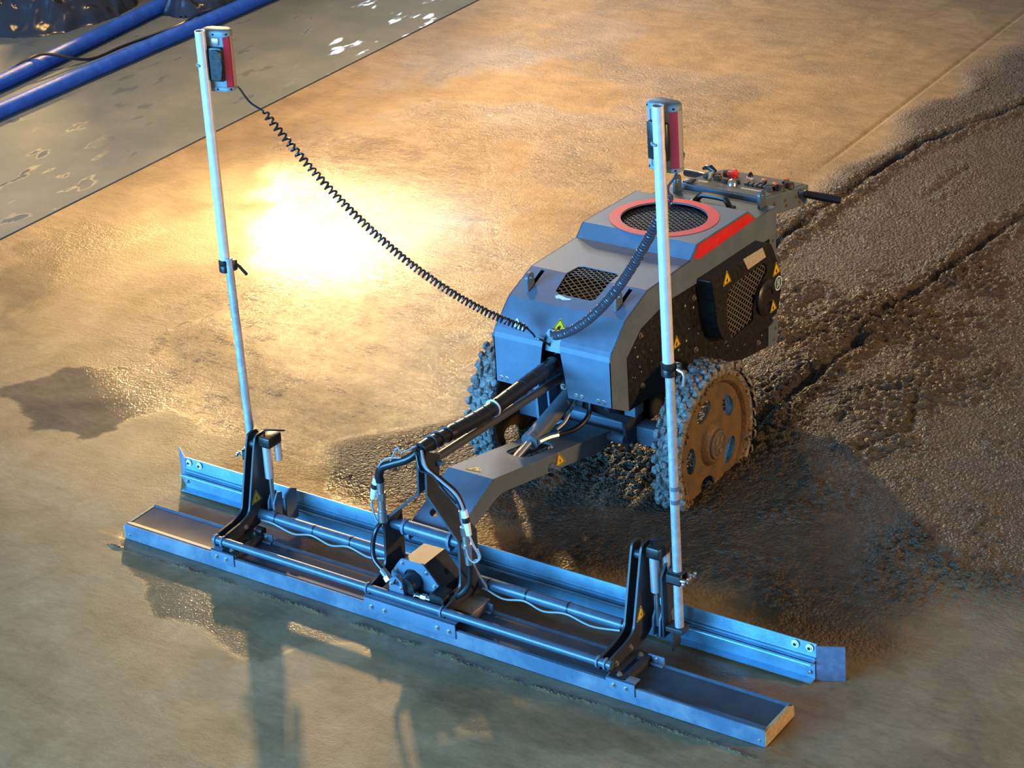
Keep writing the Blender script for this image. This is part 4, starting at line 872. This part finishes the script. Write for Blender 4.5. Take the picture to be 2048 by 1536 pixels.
# ------------------------------------------------------------------ laser receivers clamped on the masts
def loz(w, d, n=7):   # lozenge cross-section
    out = []
    for sgn in (1, -1):
        for a in np.linspace(-PI / 2, PI / 2, n): out.append((sgn * (w / 2 - d * 0.36) + sgn * d * 0.36 * math.cos(a), sgn * d / 2 * math.sin(a) * 0.72))
    return out
def receiver(x, y, yaw, label):
    T = thing('laser_receiver', (x, y, 1.622), label, 'receiver', 'laser receivers on the two masts')
    Rm = Matrix.Translation((x, y, 0)) @ Matrix.Rotation(yaw, 4, 'Z')
    def put(name, bm, m, parent=T, label=None):
        bmesh.ops.transform(bm, matrix=Rm, verts=bm.verts); return obj(name, bm, m, parent, label)
    z0, z1 = 1.622, 1.832
    body = prism(B(), [(-0.046, -0.016), (-0.030, -0.025), (0.030, -0.025), (0.046, -0.016), (0.046, 0.016), (0.030, 0.025), (-0.030, 0.025), (-0.046, 0.016)], (0, 0, z0 + 0.012), X, Y, z1 - z0 - 0.028)
    BD = put('receiver_body', body, GREYCAP)
    for zz, hh, in ((z0, 0.016), (z1 - 0.022, 0.022)):
        pl = rounded([(-0.054, -0.014), (-0.034, -0.029), (0.034, -0.029), (0.054, -0.014), (0.054, 0.014), (0.034, 0.029), (-0.034, 0.029), (-0.054, 0.014)], 0.010)
        bm = B(); lv = [(0.0, 0.93), (0.003, 1.0), (hh - 0.006, 1.0), (hh - 0.002, 0.95), (hh, 0.86)]
        rg = [[bm.verts.new((p[0] * k, p[1] * k, zz + dz)) for p in pl] for dz, k in lv]
        for r0_, r1_ in zip(rg, rg[1:]):
            for k in range(len(pl)): bm.faces.new((r0_[k], r0_[(k + 1) % len(pl)], r1_[(k + 1) % len(pl)], r1_[k]))
        bm.faces.new(rg[0][::-1]); bm.faces.new(rg[-1])
        c = put('end_cap', bm, GREYCAP)
        for px, py in ((-0.044, -0.0215), (0.044, -0.0215), (0.0, -0.0292)):
            put('cap_screw', cyl(B(), (px, py, zz + hh * 0.5), (px + (0.002 if px > 0 else -0.002 if px < 0 else 0), py - 0.0012, zz + hh * 0.5), 0.0035, 8), INNER)
    for s in (-1, 1):
        pl = [(s * 0.033, -0.026), (s * 0.050, -0.0155), (s * 0.0535, 0.0), (s * 0.050, 0.0155), (s * 0.046, 0.0), (s * 0.036, -0.018)]
        put('sensor_window', prism(B(), pl, (0, 0, z0 + 0.014), X, Y, z1 - z0 - 0.034), REDWIN if s > 0 else CLEARWIN, T, 'red sensor window' if s > 0 else 'pale sensor window')
        put('window_strip', prism(B(), [(s * 0.0518, -0.010), (s * 0.0552, 0.0), (s * 0.0525, 0.013), (s * 0.051, 0.0)], (0, 0, z0 + 0.014), X, Y, z1 - z0 - 0.034), CLEARWIN)
    bk = box(B(), (-0.038, -0.040, 1.660), (0.030, -0.025, 1.778), 0.004); put('clamp_plate', bk, BLACK)
    put('clamp_arch', prism(B(), rounded([(-0.010, 1.668), (0.026, 1.668), (0.034, 1.72), (0.026, 1.772), (-0.010, 1.772)], 0.01), (0, -0.040, 0), X, Z, 0.010), BLACK)
    put('bubble_level', box(B(), (-0.008, -0.030, 1.782), (0.018, -0.0245, 1.808), 0.002), STEEL)
    put('clamp_knob', lathe(B(), (0.0, 0.025, 1.735), Y, [(0, 0.020), (0.012, 0.020), (0.016, 0.014)], 16), BLACK)
    put('cable_socket', tube(B(), [(0.02, 0.024, 1.675), (0.02, 0.040, 1.672), (0.022, 0.046, 1.655), (0.022, 0.046, 1.632)], [0.009, 0.011, 0.011, 0.007], 10), BLACK)
    return T
# clamp hooks belong to the receivers
RL = receiver(0.362, 0.325, math.radians(14), 'grey laser receiver with red windows clamped to the left mast top')
RR = receiver(2.050, 0.325, math.radians(-3), 'grey laser receiver with red windows clamped to the right mast top')
for T, xm, in ((RL, 0.340), (RR, 2.061)):
    pts = [(xm + 0.021 * math.cos(a), 0.270 + 0.021 * math.sin(a), 1.722) for a in np.linspace(math.radians(100), math.radians(275), 12)]
    pts = [(xm - 0.012, 0.300, 1.722)] + pts
    bm = tube(B(), pts, 0.0045, 8); obj('clamp_hook', bm, GREYCAP, T)

# ------------------------------------------------------------------ coiled cables
def coil(A, Bp, sag, turns, R, r, lead, tail, m, label, cs=(0.0, 0.0)):
    A = Vector(A); Bp = Vector(Bp)
    def P(t): return A.lerp(Bp, t) + Vector((cs[0], cs[1], -sag)) * 4 * t * (1 - t)
    pts = []; n = turns * 12
    for i in range(n + 1):
        t = i / n; c = P(t); dt = (P(min(1, t + .01)) - P(max(0, t - .01))).normalized(); u, v = frame(dt); a = 2 * PI * turns * t
        k = min(1, t * turns / 0.8, (1 - t) * turns / 0.8)
        pts.append(c + (u * math.cos(a) + v * math.sin(a)) * R * k)
    pre = smooth(lead + [tuple(pts[0])], 8)[:-1] if lead else []; post = smooth([tuple(pts[-1])] + tail, 8)[1:] if tail else []
    bm = tube(B(), pre + pts + post, r, 6)
    o = obj('coiled_cable', bm, m); o['label'] = label; o['category'] = 'cable'; o['group'] = 'coiled cables to the receivers'
    return o
coil((0.455, 0.415, 1.528), (1.135, 0.905, 0.672), 0.125, 66, 0.0112, 0.0039, [(0.372, 0.378, 1.632), (0.385, 0.392, 1.60), (0.410, 0.405, 1.555)],
     [(1.150, 0.915, 0.650), (1.155, 0.918, 0.638), (1.172, 0.918, 0.636), (1.185, 0.930, 0.625), (1.188, 0.955, 0.60)], CABLE, 'long stretched black coiled cable from left mast down to the hood')
coil((2.030, 0.372, 1.520), (1.240, 0.905, 0.668), 0.10, 88, 0.0125, 0.0040, [(2.068, 0.372, 1.632), (2.055, 0.365, 1.585), (2.035, 0.36, 1.555), (2.028, 0.365, 1.535)],
     [(1.228, 0.908, 0.662), (1.222, 0.915, 0.675), (1.214, 0.93, 0.668), (1.214, 0.955, 0.63)], CABLE2, 'shorter tightly coiled dark cable from right mast down to the hood')

# ------------------------------------------------------------------ hoses, cable and film heaps on the old slab
def hose(pts, r, label):
    sp = smooth(pts, 10); bm = B(); seg = 20; path = sp
    rad = [r * (1 + 0.03 * math.sin(i * 2.1) * math.sin(i * 0.7)) for i in range(len(path))]
    tube(bm, path, rad, seg)
    o = obj('hose', bm, HOSE); o['label'] = label; o['category'] = 'hose'; o['group'] = 'blue hoses on the slab'
    return o
SZ = 0.006
hose([(-3.58, 1.5, SZ + .043), (-3.565, 3.0, SZ + .043), (-3.545, 4.2, SZ + .043), (-3.52, 5.3, SZ + .043), (-3.49, 8.0, SZ + .043)], 0.043, 'blue hose lying along the slab, nearer one with orange glints')
hose([(-3.86, 1.5, SZ + .045), (-3.885, 3.2, SZ + .045), (-3.93, 4.0, SZ + .045), (-3.985, 4.7, SZ + .045), (-4.05, 5.6, SZ + .045)], 0.045, 'blue hose farther back, its end under black plastic film')
cb = [(-3.99, 3.2, 0.017), (-3.97, 3.45, 0.05), (-3.91, 3.62, 0.106), (-3.87, 3.72, 0.103), (-3.80, 3.86, 0.040), (-3.77, 3.98, 0.012), (-3.765, 4.2, 0.012), (-3.74, 4.4, 0.012), (-3.66, 4.62, 0.04), (-3.60, 4.68, 0.085), (-3.54, 4.74, 0.104)]
bm = tube(B(), smooth(cb, 8), 0.009, 8); o = obj('power_cable', bm, CABLE); o['label'] = 'thin black cable crossing over the blue hoses'; o['category'] = 'cable'
def heap(name, cx, cy, rx, ry, H, seed, label, n=90, rotz=0.0):
    xs = np.linspace(-1, 1, n); XX, YY = np.meshgrid(xs, xs)
    r = np.hypot(XX, YY); edge = 1 + 0.35 * (fbm(XX * 2.2 + seed, YY * 2.2, 3, seed) - 0.5)
    base = np.clip(1 - (r / edge) ** 2, 0, 1) ** (0.9 if H < 1 else 0.6)
    wr = np.abs(fbm(XX * 3.6 + YY * 1.5 + seed, YY * 2.4 - XX * 1.2, 3, seed + 1) - 0.5) * 2
    wr2 = np.abs(fbm(XX * 11 + seed, YY * 7, 3, seed + 2) - 0.5) * 4
    h = base * (0.62 + 0.75 * (0.5 - wr) + 0.10 * (0.5 - wr2)) * H
    bm = B(); vs = {}
    px = XX + 0.10 * (fbm(XX * 5, YY * 5, 2, seed + 4) - 0.5); py = YY + 0.10 * (fbm(XX * 5 + 9, YY * 5, 2, seed + 6) - 0.5)
    for i in range(n):
        for j in range(n):
            if r[i, j] < edge[i, j] * 1.03: vs[i, j] = bm.verts.new((cx + px[i, j] * rx * math.cos(rotz) - py[i, j] * ry * math.sin(rotz), cy + px[i, j] * rx * math.sin(rotz) + py[i, j] * ry * math.cos(rotz), SZ + 0.002 + max(0, h[i, j])))
    for i in range(n - 1):
        for j in range(n - 1):
            k = [(i, j), (i, j + 1), (i + 1, j + 1), (i + 1, j)]
            if all(q in vs for q in k): bm.faces.new([vs[q] for q in k])
    bmesh.ops.delete(bm, geom=[v for v in bm.verts if not v.link_faces], context='VERTS')
    o = obj(name, bm, PLASTIC, smooth=70); o['label'] = label; o['category'] = 'plastic film'
    return o
heap('plastic_film_heap', -4.70, 4.60, 0.50, 0.54, 0.36, 3, 'large crumpled heap of black plastic film in the far corner')
heap('plastic_film_heap', -4.72, 6.70, 0.80, 1.65, 2.2, 14, 'tall film covered stack mostly out of view, added to shade the slab')  # added blocker, keeps the floodlight off the slab around the hoses
heap('plastic_film_heap', -3.90, 5.02, 0.26, 0.26, 0.26, 25, 'small scrap of black film between the two blue hoses', 50)
heap('plastic_film_heap', -5.12, 3.95, 0.30, 0.30, 0.16, 31, 'low black film at the left edge beside the large heap', 50)
